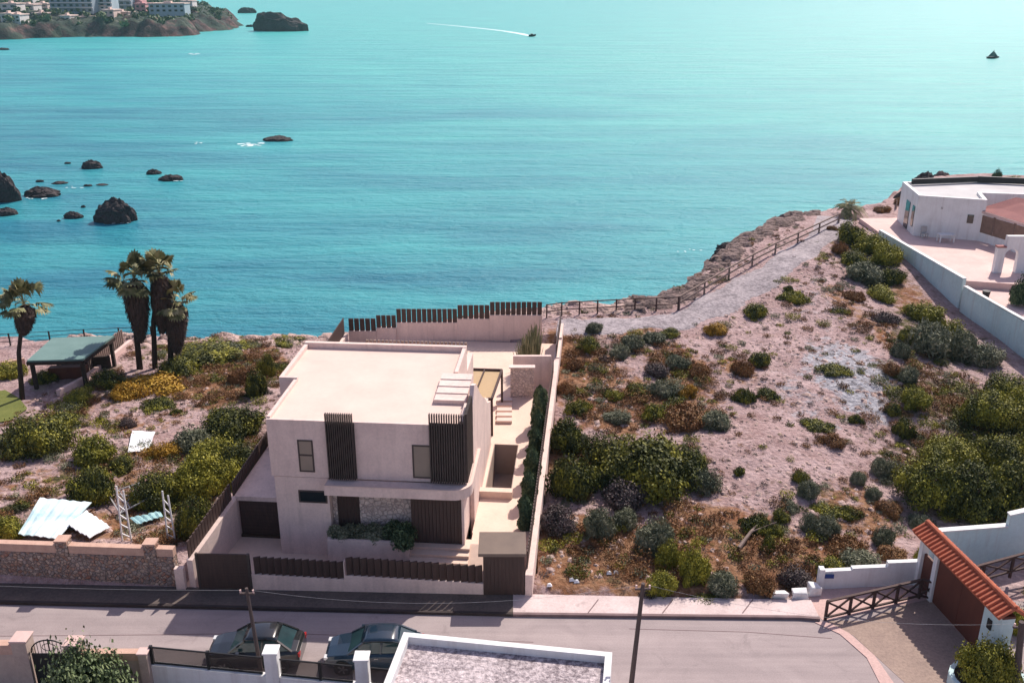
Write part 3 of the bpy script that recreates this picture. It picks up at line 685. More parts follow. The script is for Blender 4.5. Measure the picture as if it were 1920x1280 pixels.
S_=[
# the vacant lot on the right, front to back
(1205,912,175,118,'A','big','largest dark olive green shrub in the middle of the vacant lot'),
(1140,868,95,70,'A','big','olive shrub lobe joined to the upper left of the largest shrub'),
(1290,890,80,70,'A','big','olive green shrub touching the right flank of the largest shrub'),
(1165,945,90,60,'F','mid','dark shaded undergrowth at the lower left foot of the largest shrub'),
(1322,915,72,50,'B','dome','grey green dome shrub at the right foot of the largest shrub'),
(1072,925,92,85,'A','mid','rounded olive shrub against the outer side wall of the villa'),
(1060,838,70,66,'A','mid','green shrub beside the side wall above the rounded olive shrub'),
(1090,838,34,34,'B','dome','small grey shrub clinging to the green shrub by the side wall'),
(1050,985,72,52,'F','mid','dark purple brown dry bush beside the lower side wall'),
(1125,1000,66,58,'B','dome','grey green bush with pale top left of the teal green ball bush'),
(1172,985,56,42,'B','dome','low grey bush directly right of the pale topped grey bush'),
(1230,1025,80,68,'B','dome','teal green ball shaped bush on the red soil'),
(1256,1058,50,54,'C','mid','small yellow green bush in front of the ball shaped bush'),
(1298,1085,62,72,'C','mid','bright green bush right of and below the ball shaped bush'),
(1243,1105,60,46,'C','mid','vivid green bush nearest the pavement and utility pole top'),
(1358,1104,66,40,'B','dome','dark grey green bush near the pavement in the shade'),
(1422,1098,60,46,'D','mid','brown dry bush by the pavement left of the broken white wall'),
(1490,1092,66,44,'F','mid','dark brush pile above the broken white wall'),
(1617,1066,86,46,'B','dome','grey green mound behind the low white ramp wall with the blue sign'),
(1655,1018,48,42,'B','dome','round green bush left of the tip of the tiled gate roof'),
(1672,1048,60,34,'D','mid','dry straw brown bush beside the tiled gate roof tip'),
(1735,1050,36,36,'C','mid','small green shrub tucked against the gate end of the ramp wall'),
(1720,985,50,30,'B','dome','green grey bush at the edge of the dark trees above the tiled roof'),
(1547,1000,58,44,'B','dome','grey green bush low in the lot, right one of the close pair'),
(1516,992,44,40,'B','dome','darker bush of the close pair low in the lot'),
(1514,928,46,38,'B','dome','blue green bush on the edge of the pink gravel'),
(1500,902,32,28,'A','mid','small dark bush just above the blue green bush on the gravel edge'),
(1441,1033,26,40,'A','mid','narrow dark upright bush right of the fallen pale branch'),
(1420,990,60,36,'A','mat','sprawling green shrub above the fallen pale branch'),
(1462,975,36,28,'A','mid','small round green bush right of the sprawling green shrub'),
(1607,905,34,30,'B','dome','small blue grey bush left of the big dark trees'),
(1652,888,50,40,'B','dome','pale grey green bush at the left tip of the big dark trees'),
(1636,932,34,26,'B','dome','little grey bush below the pale bush near the dark trees'),
(1665,960,46,30,'D','mid','yellowish dry bush below the left tip of the dark trees'),
(1596,965,44,22,'A','mat','low dark mat of scrub between gravel and dry slope'),
(1697,815,42,44,'A','mid','dark olive bush on the right edge of the grey stony patch'),
(1672,775,30,28,'A','mid','small brown green bush above the dark olive bush at the gravel edge'),
(1715,760,56,44,'C','mid','olive yellow bush on the right of the grey stony patch'),
(1702,712,44,34,'B','dome','grey green bush at the top right of the grey stony patch'),
(1686,668,42,36,'B','dome','round grey green bush below the russet scrub strip'),
(1672,700,36,30,'D','mid','russet scrub clump on the right margin of the pink gravel'),
(1740,658,96,70,'B','dome','large grey green mound below the long white wall'),
(1800,668,70,62,'B','dome','second large grey green mound right of the largest mound by the white wall'),
(1782,640,66,50,'C','mid','bright yellow green bush just behind the large grey mound near the white wall'),
(1845,680,70,50,'B','mid','grey green bush touching the foot of the white wall on the right'),
(1735,600,72,44,'C','mid','bright green bush in the bend under the long white wall'),
(1700,640,40,34,'A','mid','dark small bush left of the large grey green mound'),
(1655,600,56,26,'F','mat','dark brown scrub patch under the dry orange bank'),
# strip climbing to the headland
(1592,452,56,44,'A','mid','topmost olive bush at the end of the cliff path'),
(1628,470,66,44,'C','mid','yellow green bush second from the top of the cliff path strip'),
(1600,496,56,36,'A','mid','olive bush on the left side of the strip below the path top'),
(1660,492,56,44,'C','mid','bright bush beside the start of the long white wall'),
(1622,522,78,40,'B','dome','teal grey mound in the middle of the green strip near the path top'),
(1672,528,46,34,'A','mid','dark bush right of the teal grey mound in the strip'),
(1650,558,56,30,'C','mid','olive yellow bush below the teal grey mound in the strip'),
(1600,560,40,22,'D','mat','dry brown tangle left of the olive yellow bush in the strip'),
(1575,475,30,28,'D','mat','dry russet scrub at the path edge near the top'),
(1527,404,58,26,'A','mid','dark low bush on the cliff edge left of the headland palm'),
(1418,591,50,30,'A','mid','dark oval bush alone on the upper gravel slope'),
(1340,623,42,24,'G','mid','golden brown bush below the bend of the cliff path'),
(1256,629,36,20,'A','mid','small dark bush just under the gravel path bend'),
(1485,562,54,24,'A','mat','flat dark scrub on the upper slope below the rail fence'),
(1478,545,18,14,'A','mid','tiny dark bush perched over the flat dark scrub'),
(1426,682,46,30,'A','mid','oval dark green bush in the middle of the pink slope'),
(1392,697,40,30,'D','mat','brown scrub lying left of the oval dark bush on the slope'),
(1395,748,44,30,'A','mat','dark green patch of scrub on the slope under the oval bush'),
(1437,742,44,22,'A','mat','low green scrub right of the dark green patch on the slope'),
(1566,696,60,20,'A','mat','long low green scrub across the centre of the gravel'),
(1112,622,38,24,'B','dome','grey green bush nearest the rear corner of the villa fence'),
(1100,656,44,34,'A','mid','dark green bush below the grey one by the villa fence corner'),
(1162,668,44,30,'B','dome','left bush of the dark grey row below the gravel path'),
(1188,652,48,32,'B','dome','middle bush of the dark grey row below the gravel path'),
(1225,640,52,26,'B','dome','right bush of the dark grey row below the gravel path'),
(1134,678,26,18,'F','dome','small dark tussock left under the grey row'),
(1268,686,50,28,'B','dome','grey bush at the top of the heather patch'),
(1232,700,46,28,'F','mid','purple grey bush in the heather patch'),
(1244,735,60,34,'B','mat','dull green scrub in the middle of the heather patch'),
(1288,738,40,24,'G','mat','yellow topped scrub on the right of the heather patch'),
(1160,786,58,26,'B','dome','grey dome above the largest shrub, near its left'),
(1345,798,64,38,'B','dome','grey green dome on the right end of the orange scrub bank'),
(1290,788,90,40,'D','mat','orange brown scrub bank above the largest shrub'),
(1232,780,60,34,'A','mat','olive brown scrub bank left of the orange bank'),
(1150,745,36,20,'C','mat','small yellow green scrub by the bare pink ground'),
(1385,888,26,18,'A','tuft','tiny dark tuft alone on the pink gravel'),
(1530,800,60,22,'A','mat','crooked line of dark scrub below the grey stony patch'),
(1605,790,30,20,'A','mat','dark scrub scrap at the lower edge of the grey stony patch'),
(1560,830,50,24,'D','mat','brownish scrub strip on the lower gravel'),
# right edge trees stand below as trees
# left lot
(80,840,120,84,'A','big','big dark bushy shrub left of the rocky ground near the lawn'),
(22,832,70,40,'R','tuft','fan of grey dead fronds at the left edge'),
(178,935,88,78,'A','mid','dark olive bush above the aqua sheets'),
(182,862,84,64,'C','mid','light green feathery bush left of the white panel'),
(230,880,50,36,'A','mid','small dark bush right of the feathery light green bush'),
(12,1010,66,56,'C','mid','bright green bush behind the stone wall at the far left'),
(375,1004,76,90,'A','big','large yellow green topped shrub behind the stone wall'),
(290,940,90,72,'A','big','olive shrub behind the metal frame'),
(385,920,110,90,'C','big','bright olive shrub between the villa fence and the metal frame'),
(440,890,90,80,'A','big','dark shrub against the left fence of the villa'),
(405,865,90,60,'C','mid','light topped shrub above the bright olive shrub'),
(440,812,110,66,'A','big','dark green shrub on the slope left of the villa roof'),
(360,838,80,50,'B','mid','grey green shrub beside the dry ground left of the villa'),
(482,740,44,60,'A','mid','dark upright shrub beside the villa notch'),
(502,705,34,50,'A','mid','dark narrow shrub at the upper left of the villa roof'),
(385,672,120,46,'A','big','long green shrub right of the palm cluster'),
(335,700,70,40,'A','mid','dark shrub at the foot of the right palm'),
(430,655,50,18,'B','mat','small grey mat of scrub at the end of the long green shrub'),
(285,728,110,34,'G','mat','golden orange scrub below the palm cluster'),
(236,742,60,34,'G','mat','golden scrub left below the palm cluster'),
(195,722,66,38,'A','mid','dark round bush right of the pavilion'),
(300,760,60,24,'A','mat','green scrub along the lower edge of the golden scrub'),
(150,750,50,30,'C','mid','green bush at the lower pavilion corner'),
(330,775,26,16,'A','tuft','small dark tussock on the pale rocks left'),
(188,790,18,14,'A','tuft','tiny tussock left on the pale rocks'),
(240,800,30,22,'F','mat','dark scrub behind the white panel'),
(300,850,60,30,'G','mat','rusty yellow scrub right of the white panel'),
(20,705,60,40,'C','mid','spiky green plant at the left edge behind the single palm'),
(85,715,50,30,'A','mid','small dark bush between the single palm and the pavilion'),
(120,800,60,40,'A','mid','dark bush behind the big bushy shrub near the lawn'),
(540,640,60,16,'A','mat','flat dark scrub along the left cliff edge near the villa'),
(590,632,50,18,'C','mat','yellow green scrub beside the slanted end of the rear fence'),
(455,648,60,14,'A','mat','low scrub strip behind the left cliff fence'),
(1085,770,50,30,'A','mat','dark scrub next to the columnar shrubs outside the side wall'),
(1060,735,40,26,'D','mat','russet scrub against the outer side wall'),
(1075,690,40,24,'D','mat','orange heather outside the side wall near the reeds'),
(1195,735,50,24,'A','mat','dark scrub left of the heather patch'),
(1310,700,44,26,'D','mat','brown heather right of the heather patch top'),
(1215,1120,40,22,'F','tuft','dark weeds at the pavement edge by the utility pole top'),
(1320,1118,70,20,'A','mat','low green weeds along the pavement edge'),
(1560,1075,60,40,'A','mid','dark olive bush behind the blue name plate end of the ramp wall'),
(1590,1030,70,34,'D','mat','straw brown scrub on the slope above the ramp wall'),
(1455,1000,30,26,'A','mid','little dark green bush below the sprawling green shrub'),
(1550,960,60,24,'A','mat','olive scrub strip where the gravel meets the lower slope'),
(1480,950,40,20,'B','mat','pale scrub patch left of the blue green bush'),
(455,720,50,40,'D','mat','dry brown bush on the slope left of the villa'),
]
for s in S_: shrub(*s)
# trees at the right edge: trunk and crown
def tree(px,py,wpx,hpx,kind,label,lean=0):
    c=G(px,py); k=m_per_px(c); r=wpx*k/2; ang=PITCH+math.atan((py-640)/FPX)
    H=max(1.6,(hpx*k-r*.5*math.sin(ang))/math.cos(ang)); t=thing('tree',label,'tree',(c[0],c[1],c[2]-.1),'bushy trees at the right edge of the scrub lot')
    me=proto(kind,'big',rnd_.randint(0,2)); mz=MZ.setdefault(me.name,max(v_.co.z for v_ in me.vertices))
    o=bpy.data.objects.new('crown',me); link(o); o.parent=t; o.location=(0,0,H*.18); o.scale=(r,r,(H*.85)/mz); o.rotation_euler=(0,0,rnd_.uniform(0,6.28))
    m=MB(); m.tube([(c[0],c[1],c[2]-.3),(c[0]+.1,c[1],c[2]+H*.4),(c[0]+.15,c[1]-.1,c[2]+H*.75)],[.14,.10,.04])
    for a in (0.5,2.6,4.6): m.tube([(c[0]+.08,c[1],c[2]+H*.25),(c[0]+math.cos(a)*r*.5,c[1]+math.sin(a)*r*.5,c[2]+H*.62)],[.08,.03],6)
    m.build('trunk','bark',t)
for a in [(1735,945,120,112,'A','leftmost dark olive tree of the thicket above the tiled gate roof'),
 (1815,965,130,120,'A','broad dark tree in the middle of the thicket behind the gate wall'),
 (1895,960,120,120,'A','dark tree at the right edge just behind the stepped white wall'),
 (1780,880,110,80,'C','yellow green topped tree in the centre of the thicket'),
 (1870,880,100,84,'A','tree with mixed light and dark top right of the thicket centre'),
 (1925,880,80,90,'C','bright green tree cut by the right edge, middle height'),
 (1850,800,110,88,'A','dark green tree standing above the thicket below the white wall'),
 (1912,790,90,90,'C','yellow green tree near the right edge under the white wall'),
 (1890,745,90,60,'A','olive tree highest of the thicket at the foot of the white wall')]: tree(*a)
# columnar shrubs inside the villa walls
def column(u,w_,z,h_,r,label,kind='E',group=None):
    p=LW(u,w_,z); k=('col',kind)
    if k not in PROTO:
        rng=np.random.RandomState(5); n=5200; zz=rng.rand(n); th=rng.uniform(0,2*PI,n); pr=(.45+.85*vnoise(zz*7,th*1.6))*np.sqrt(np.clip(1-np.abs(zz*1.9-.85)**3,0.02,1)); rr=pr*(.55+.45*rng.rand(n)**.5)
        c=np.stack([rr*np.cos(th),rr*np.sin(th),zz],1); nr=np.stack([np.cos(th),np.sin(th),np.full(n,.4)],1)+rng.normal(size=(n,3))*.5
        V=quads(c,nr,np.full(n,.11)*(.6+rng.rand(n)*.8),rng,.6); V=V.reshape(-1,4,3); ctr=c[:,None,:]; V=ctr+(V-ctr)*np.array([1,1,.35]); V=V.reshape(-1,3)
        PROTO[k]=leafobj_mesh('columnar_crown','leaf'+kind,V if False else V,rng.rand(n)) if False else leafobj_mesh('columnar_crown',V,'leaf'+kind,rng.rand(n))
    t=thing('columnar_shrub',label,'shrub',p,group)
    o=bpy.data.objects.new('foliage',PROTO[k]); link(o); o.parent=t; o.scale=(r,r,h_); o.rotation_euler=(0,0,rnd_.uniform(0,6.28))
    m=MB(); m.tube([(p[0],p[1],p[2]-.2),(p[0],p[1],p[2]+h_*.4)],[.05,.03],6); m.build('stem','bark',t)
cols=[(1.6,'dark columnar shrub nearest the entrance gatehouse inside the side wall'),(4.1,'dark columnar shrub second from the gatehouse beside the near pool end'),(6.4,'dark columnar shrub beside the middle of the pool'),
 (8.8,'dark columnar shrub beside the far end of the pool'),(10.9,'dark columnar shrub just beyond the pool by the side wall'),(13.2,'dark columnar shrub farthest from the street, near the stone block')]
for i,(w_,l) in enumerate(cols): column(12.16+.03*i,w_,FZ,[1.9,1.9,2.1,2.1,2.2,2.7][i],[.42,.44,.48,.44,.44,.5][i],l,group='columnar shrubs along the side wall')
for i,(u,w_,l) in enumerate([(-1.0,7.2,'dark hedge shrub beside the villa wall behind the garage roof'),(-1.9,7.6,'dark hedge shrub next to the left fence behind the garage'),(-1.2,9.4,'rear dark hedge shrub behind the garage at the villa notch')]):
    column(u,w_,.2,[4.6,4.2,4.6][i],[.75,.7,.8][i],l,group='dark hedge left of the villa')
x=MB(HO); x.box(-3.6,-.02,1.3,27,-1.2,.2); x.build('side_bed','soilpot',kind='structure')
# planter greenery
def tuftrow(u0,u1,w0,w1,z,n,label,seed,hgt=.55,kind='E',r0=.35):
    rng=np.random.RandomState(seed); Vs=[];tt=[]
    for i in range(n):
        u=rng.uniform(u0,u1); w_=rng.uniform(w0,w1); p=np.array(LW(u,w_,z)); k=420; th=rng.uniform(0,2*PI,k); ph=rng.rand(k); r=r0*np.sqrt(rng.rand(k))
        c=np.stack([r*np.cos(th),r*np.sin(th),ph*hgt*(1-.5*(r/r0)**2)*rng.uniform(.6,1.1)],1)+p
        Vs.append(quads(c,rng.normal(size=(k,3))+[0,0,.6],np.full(k,.07)*(.6+rng.rand(k)),rng,.5)); tt.append(rng.rand(k))
    V=np.concatenate(Vs); org=LW((u0+u1)/2,(w0+w1)/2,z); V=V-np.array(org)
    o=link(bpy.data.objects.new('planter_bush',leafobj_mesh('planter_bush',V,'leaf'+kind,np.concatenate(tt)))); o.location=org; tag(o,label,'plant')
tuftrow(2.95,5.6,-.8,.2,1.45,26,'long low green hedge filling the planter by the villa door',3,kind='B')
tuftrow(5.7,6.65,-1.0,.3,1.4,16,'bushier dark green plant spilling over the right end of the planter',4,.95,r0=.45)
# reeds at the rear terrace
def reeds():
    rng=np.random.RandomState(9); n=900; p0=np.array(PY(975,640,61.2)); p1=np.array(PY(1008,640,61.2)); t=rng.rand(n)
    b=p0[None]*(1-t[:,None])+p1[None]*t[:,None]; b[:,2]=FZ; b[:,1]+=rng.uniform(-.5,.5,n); h_=rng.uniform(1.6,3.2,n)*(.65+.5*t)
    lean=rng.normal(size=(n,2))*.22; w_=.045
    V=np.zeros((n,4,3)); top=b+np.stack([lean[:,0],lean[:,1],h_],1); a=rng.uniform(0,PI,n); dx=np.stack([np.cos(a)*w_,np.sin(a)*w_,np.zeros(n)],1)
    V[:,0]=b-dx;V[:,1]=b+dx;V[:,2]=top+dx*.3;V[:,3]=top-dx*.3
    org=tuple((p0+p1)/2*np.array([1,1,0])+np.array([0,0,FZ])); V=V.reshape(-1,3)-np.array(org)
    o=link(bpy.data.objects.new('reed_clump',leafobj_mesh('reed_clump',V,'leafR',rng.rand(n)))); o.location=org; tag(o,'tall upright green reeds at the rear corner of the villa terrace','plant')
reeds()
# fan palms with hanging dead leaf skirts
def fan_crown(rng,n,rad,drop=.2):
    V=[];t=[]
    for i in range(n):
        az=rng.uniform(0,2*PI); el=rng.uniform(-.6,1.45); L=rad*rng.uniform(.55,.78); d=np.array([math.cos(az)*math.cos(el),math.sin(az)*math.cos(el),math.sin(el)])
        root=np.zeros(3); hub=d*L; side=np.cross(d,[0,0,1]); side/=np.linalg.norm(side)+1e-6; up=np.cross(side,d)
        V+= [root-side*.03,root+side*.03,hub+side*.02,hub-side*.02]; t.append(.7)
        F=rad*rng.uniform(.36,.5); tone=rng.uniform(0,1)
        for k in range(13):
            a=(k-6)/6*1.9; dirv=d*math.cos(a)+side*math.sin(a); dirv=dirv-up*.12; tip=hub+dirv*F*(1-.12*abs(a)); tip[2]-=F*drop*(abs(a)+.3); w_=np.cross(dirv,up); w_/=np.linalg.norm(w_)+1e-6; w_=w_*F*.13
            mid=hub+dirv*F*.6; V+=[hub,mid+w_,tip,mid-w_]; t.append(np.clip(tone*.7+rng.rand()*.3,0,1))
    return np.array(V),np.array(t)
def fan_palm(base,H,rad,skirt,sr,label,seed,lean=(0,0),tr=.19):
    rng=np.random.RandomState(seed); t=thing('fan_palm',label,'palm tree',base,'fan palms on the left lot')
    top=np.array([lean[0],lean[1],H-rad*.55])
    m=MB(); B=np.array(base); m.tube([tuple(B-[0,0,.3]),tuple(B+top*[.3,.3,.5]),tuple(B+top)],[tr*1.25,tr,tr*.8],10); m.build('trunk','trunkdark',t,smooth=True)
    V,ti=fan_crown(rng,30,rad*1.12); o=link(bpy.data.objects.new('crown',leafobj_mesh('palm_crown',V+top,'leafP',ti))); o.parent=t
    # skirt: hanging dead leaves, thousands of narrow strips
    if skirt:
        n=2600; zz=rng.rand(n); th=rng.uniform(0,2*PI,n); pr=np.interp(zz,[0,.15,.55,.85,1],[.18,.45,.9,1,.6])*(.8+.3*rng.rand(n))
        f=(1-zz)
        c=np.stack([.85*sr*pr*np.cos(th)+lean[0]*(1-.3*f),(.85*sr)*pr*np.sin(th)+lean[1]*(1-.3*f),H-rad*.85-skirt*(1-zz)],1)
        nr=np.stack([np.cos(th),np.sin(th),np.full(n,.25)],1)+rng.normal(size=(n,3))*.35; upv=np.tile([0,0,1.],(n,1))+rng.normal(size=(n,3))*.25
        V=quads(c,nr,rng.uniform(.18,.42,n),rng,.25,upv); k2=leafobj_mesh('dead_leaf_skirt',V,'skirt',rng.rand(n)); o=link(bpy.data.objects.new('dead_leaf_skirt',k2)); o.parent=t
        m=MB(); pts=[]; rr=[]
        for q in (0,.15,.55,.85,1): pts.append(tuple(B+np.array([lean[0]*(1-.3*(1-q)),lean[1]*(1-.3*(1-q)),H-rad*.85-skirt*(1-q)]))); rr.append(sr*.6*np.interp(q,[0,.15,.55,.85,1],[.2,.45,.9,1,.6]))
        m.tube(pts,rr,12); m.build('skirt_core','skirt',t,smooth=True)
def palm_px(px,pyb,pyt,radpx,skirt,srpx,label,seed,leanpx=0,tr=.19):
    b=G(px,pyb); k=m_per_px(b); ang=PITCH+math.atan((pyb-640)/FPX); top=PY(px+leanpx,pyt,b[1]); H=top[2]-b[2]
    fan_palm(b,H,radpx*k,skirt*H,srpx*k,label,seed,(top[0]-b[0],0),tr)
palm_px(41,748,548,40,.20,19,'single fan palm with short skirt in front of the pavilion roof',1,0,.15)
palm_px(262,692,498,44,.52,24,'left fan palm of the cluster, tall with long brown skirt',2,-14,.2)
palm_px(290,690,489,40,.48,21,'middle fan palm of the cluster, the tallest crown',3,6,.18)
palm_px(320,688,545,36,.58,23,'right fan palm of the cluster, shortest with skirt nearly to the ground',4,5,.2)
# feather palm on the headland
def date_palm(base,H,rad,label):
    rng=np.random.RandomState(21); t=thing('date_palm',label,'palm tree',base); m=MB(); B=np.array(base)
    m.tube([tuple(B-[0,0,.3]),tuple(B+[0,0,H])],[.35,.28],8); m.build('trunk','bark',t)
    V=[];ti=[]
    for i in range(42):
        az=rng.uniform(0,2*PI); el=rng.uniform(.0,1.25); L=rad*rng.uniform(.8,1.1); pts=[]
        for s in np.linspace(0,1,12): pts.append(np.array([math.cos(az)*math.cos(el)*L*s,math.sin(az)*math.cos(el)*L*s,H+math.sin(el)*L*s-L*.55*s*s]))
        for j in range(11):
            d=pts[j+1]-pts[j]; sd=np.cross(d,[0,0,1]); sd/=np.linalg.norm(sd)+1e-6; wl=rad*.2*math.sin(PI*min(1,(j+1.5)/12.))
            for sg in (-1,1):
                for q in (0,.5): a=pts[j]+d*q; V+=[a,a+sd*sg*wl*.5+[0,0,.05],a+sd*sg*wl+d*.9-[0,0,wl*.25],a+sd*sg*wl*.45+d*.5]; ti.append(rng.rand())
    o=link(bpy.data.objects.new('crown',leafobj_mesh('date_palm_crown',np.array(V),'leafP',np.array(ti)))); o.parent=t
b=P(1590,404,2.7); b=(b[0],min(b[1],float(coastY(b[0]))-1.0),GZ(b[0],min(b[1],float(coastY(b[0]))-1.0))); date_palm(b,.9,2.3,'feather palm with a low wide crown at the top of the cliff path')
# small ground cover tufts and stones: stuff
def scatter(name,n,zone,seed,mat,r0,r1,kind,label):
    rng=np.random.RandomState(seed); V=[];t=[];F=[]; base=0; cnt=0; tries=0
    while cnt<n and tries<n*30:
        tries+=1; X=rng.uniform(-34,46); Y=rng.uniform(38,100)
        if Y>coastY(X)+.5 or float(in_lot(X,Y))>-.45 : continue
        if abs(X)>(Y*.933+10)*.56: continue
        px=960+FPX*X/(Y*cp+26*sp); 
        if 13<X and False: continue
        zi=int(np.argmin(abs(ys-Y))),int(np.argmin(abs(xs-X)))
        g=Gm[zi]; r_=Rm[zi]
        if kind=='tuft':
            if rng.rand()>(.9 if 'tussock' in name else .05)+.95*max(g,r_*.8)**1.6: continue
            if r1>.45 and (max(g,r_)<.42 or (label.startswith('low spreading') and g<.3)): continue
        elif rng.rand()<g*.8: continue
        if path_d(X,Y)<1.7 and rng.rand()<.93: continue
        if onramp(X,Y): continue
        s=rng.uniform(r0,r1)*(1 if rng.rand()<.8 else 1.8); p=np.array([X,Y,GZ(X,Y)])
        if kind=='tuft':
            k=int(min(620,40*max(1,(s/.18)**2))); th=rng.uniform(0,2*PI,k); r=s*np.sqrt(rng.rand(k)); c=np.stack([r*np.cos(th),r*np.sin(th),s*.6*rng.rand(k)],1)+p
            V.append(quads(c,rng.normal(size=(k,3))+[0,0,.6],np.full(k,min(s*.22,.06)),rng,.45)); t.append(np.full(k,rng.rand()*.7)+rng.rand(k)*.3)
        else:
            q=np.array([(-1,-1,-.3),(1,-.8,-.3),(1,1,-.3),(-.8,1,-.3),(-.5,-.6,.6),(.6,-.4,.7),(.4,.6,.6),(-.4,.5,.75)])*s*(.6+.8*rng.rand(8,3))*np.array([1,.8,.7]); a=rng.rand()*6; rot=np.array([[math.cos(a),-math.sin(a),0],[math.sin(a),math.cos(a),0],[0,0,1]]); V.append(q@rot.T+p)
            F.append(np.array([(4,5,6,7),(0,1,5,4),(1,2,6,5),(2,3,7,6),(3,0,4,7)])+base); base+=8
        cnt+=1
    V=np.concatenate(V)
    me=leafobj_mesh(name,V,mat,np.concatenate(t)) if kind=='tuft' else npmesh(name,V,np.concatenate(F),mat,False)
    tag(link(bpy.data.objects.new(name,me)),label,name.replace('_',' '),kind='stuff')
path_px=[(1045,612),(1100,614),(1180,608),(1268,602),(1330,578),(1392,545),(1452,508),(1510,468),(1556,436),(1600,412),(1640,404)]
pth=np.array([G(a,b)[:2] for a,b in path_px])
def path_d(X,Y):
    best=9
    for i in range(len(pth)-1):
        a=pth[i];b=pth[i+1];ab=b-a;t=np.clip(np.dot([X-a[0],Y-a[1]],ab)/np.dot(ab,ab),0,1); q=a+ab*t; best=min(best,math.hypot(X-q[0],Y-q[1]))
    return best
def onramp(X,Y): return (X>12 and Y<39) or (X>17.5 and Y<42) or (X>30 and Y>56+(38-X)*1.2) 
scatter('dry_tufts',1700,0,31,'leafD',.10,.34,'tuft','low dry russet tufts scattered over the scrubland')
scatter('green_tufts',1000,0,32,'leafA',.10,.36,'tuft','low dark green tufts scattered over the scrubland')
scatter('grey_tufts',500,0,33,'leafB',.12,.34,'tuft','low grey green tufts scattered over the scrubland')
scatter('small_tussocks',2600,0,37,'leafF',.05,.15,'tuft','tiny dark tussocks dotted over the pink gravel')
scatter('stones',4200,0,34,'pinkrock',.04,.15,'stone','loose pale pink stones scattered over the scrubland')
scatter('low_scrub',80,0,35,'leafA',.35,.75,'tuft','low spreading scrub between the larger shrubs')
scatter('russet_scrub',120,0,36,'leafD',.35,.7,'tuft','low russet heather between the larger shrubs')
# gravel path draped over the slope
vs_=[];fs_=[]
seg=[]
for i in range(len(pth)-1):
    for t in np.linspace(0,1,14,endpoint=False): seg.append(pth[i]*(1-t)+pth[i+1]*t)
seg=np.array(seg); tg=np.gradient(seg,axis=0); tg/=np.linalg.norm(tg,axis=1,keepdims=True)
K=13
for i,(q,d) in enumerate(zip(seg,tg)):
    wd=1.65+.25*math.sin(i*.35)+.2*math.sin(i*.11); nrm_=np.array([-d[1],d[0]])
    for k in range(K):
        s=(k/(K-1)-.5)*2; p=q+nrm_*s*wd*(1 if abs(s)<.99 else 1+.3*rnd_.random()-.1); vs_.append((p[0],p[1],GZ(p[0],p[1])+.05+.05*(1-s*s)-(.12 if abs(s)>.99 else 0)))
for i in range(len(seg)-1):
    for k in range(K-1): fs_.append((i*K+k,(i+1)*K+k,(i+1)*K+k+1,i*K+k+1))
m=MB(); m.add(vs_,fs_); m.build('path','pathgravel',origin=(0,0,0),smooth=True,kind='structure')

# ---------------------------------------------------------------- rocks
def rock(px,py,wpx,hpx,label,z=SEA,mat='rock',seed=0,name='sea_rock',p=None,dr=.7,peak=0):
    c=p or P(px,py,z); k=m_per_px(c); rx=wpx*k/2; ry=rx*dr; ang=math.atan2(CAMH-c[2],c[1]); rz=max(.15,(hpx*k-ry*.9*math.sin(ang))/math.cos(ang)) if hpx>0 else .3
    rng=np.random.RandomState(seed+3); nu,nv=56,20; V=[];F=[]
    o1,o2=rng.rand(2)*50
    for j in range(nv+1):
        f=j/nv*PI/2*1.0
        for i in range(nu):
            t=2*PI*i/nu; d=np.array([math.cos(t)*math.cos(f),math.sin(t)*math.cos(f),math.sin(f)])
            s=.60+.55*float(fbm(d[0]*1.8+o1,d[1]*1.8+d[2]*1.6+o2,4))+.30*float(fbm(d[0]*6+o1,d[1]*6+d[2]*7+o2,3))
            zz=d[2]**(.75 if not peak else .38)*rz*(.45+.75*float(fbm(d[0]*1.5+o2,d[1]*1.5+o1,4))+.5*float(fbm(d[0]*5+o2,d[1]*5+o1,3)))*(1 if not peak else 1-.28*d[0]) 
            V.append((d[0]*rx*s*1.05,d[1]*ry*s*1.05,zz+(-.6 if j==0 else 0)))
    for j in range(nv):
        for i in range(nu): F.append((j*nu+i,j*nu+(i+1)%nu,(j+1)*nu+(i+1)%nu,(j+1)*nu+i))
    m=MB(); m.add([(a[0]+c[0],a[1]+c[1],a[2]+c[2]) for a in V],F); return m.build(name,mat,origin=c,label=label,cat='rock')
rk=[(220,414,74,46,'largest dark boulder standing in the shallow water'),(137,408,34,14,'small dark rock left of the largest sea boulder'),(172,315,38,17,'dark pointed rock alone above the boulders'),
 (80,366,66,20,'long low rock right of the shore cluster'),(6,376,64,58,'tall dark shore rock at the left edge'),(10,402,44,16,'low rock at the foot of the tall left edge rock'),(322,337,44,13,'flat brown rock right of its smaller neighbour offshore'),
 (288,326,28,11,'small brown rock beside the flat brown rock offshore'),(522,263,54,11,'long flat rock farthest out near the white foam'),(127,307,12,4,'tiny rock left of the dark pointed rock'),(75,341,14,5,'tiny rock above the long low rock'),
 (112,344,28,6,'thin sliver of rock above the long low rock'),(165,349,16,5,'small flat rock between the pointed rock and the boulder'),(192,347,22,4,'speckled thin reef right of the small flat rock'),(6,94,22,4,'dark sliver of rock below the far shore at the left edge'),
 (156,389,9,5,'tiny rock directly left of the largest boulder top'),(110,415,7,4,'tiny rock at the lower left of the small dark rock'),
 (530,58,102,31,'big dark islet off the tip of the far headland'),(463,25,34,12,'small far islet beyond the big dark islet'),(468,51,14,5,'low stepping rock between headland tip and big islet')]
for i,(a,b,c,d,l) in enumerate(rk): rock(a,b,c*.92,d*.82,l,seed=i,dr=.5 if b<100 else .7,peak=1 if c>100 else 0)
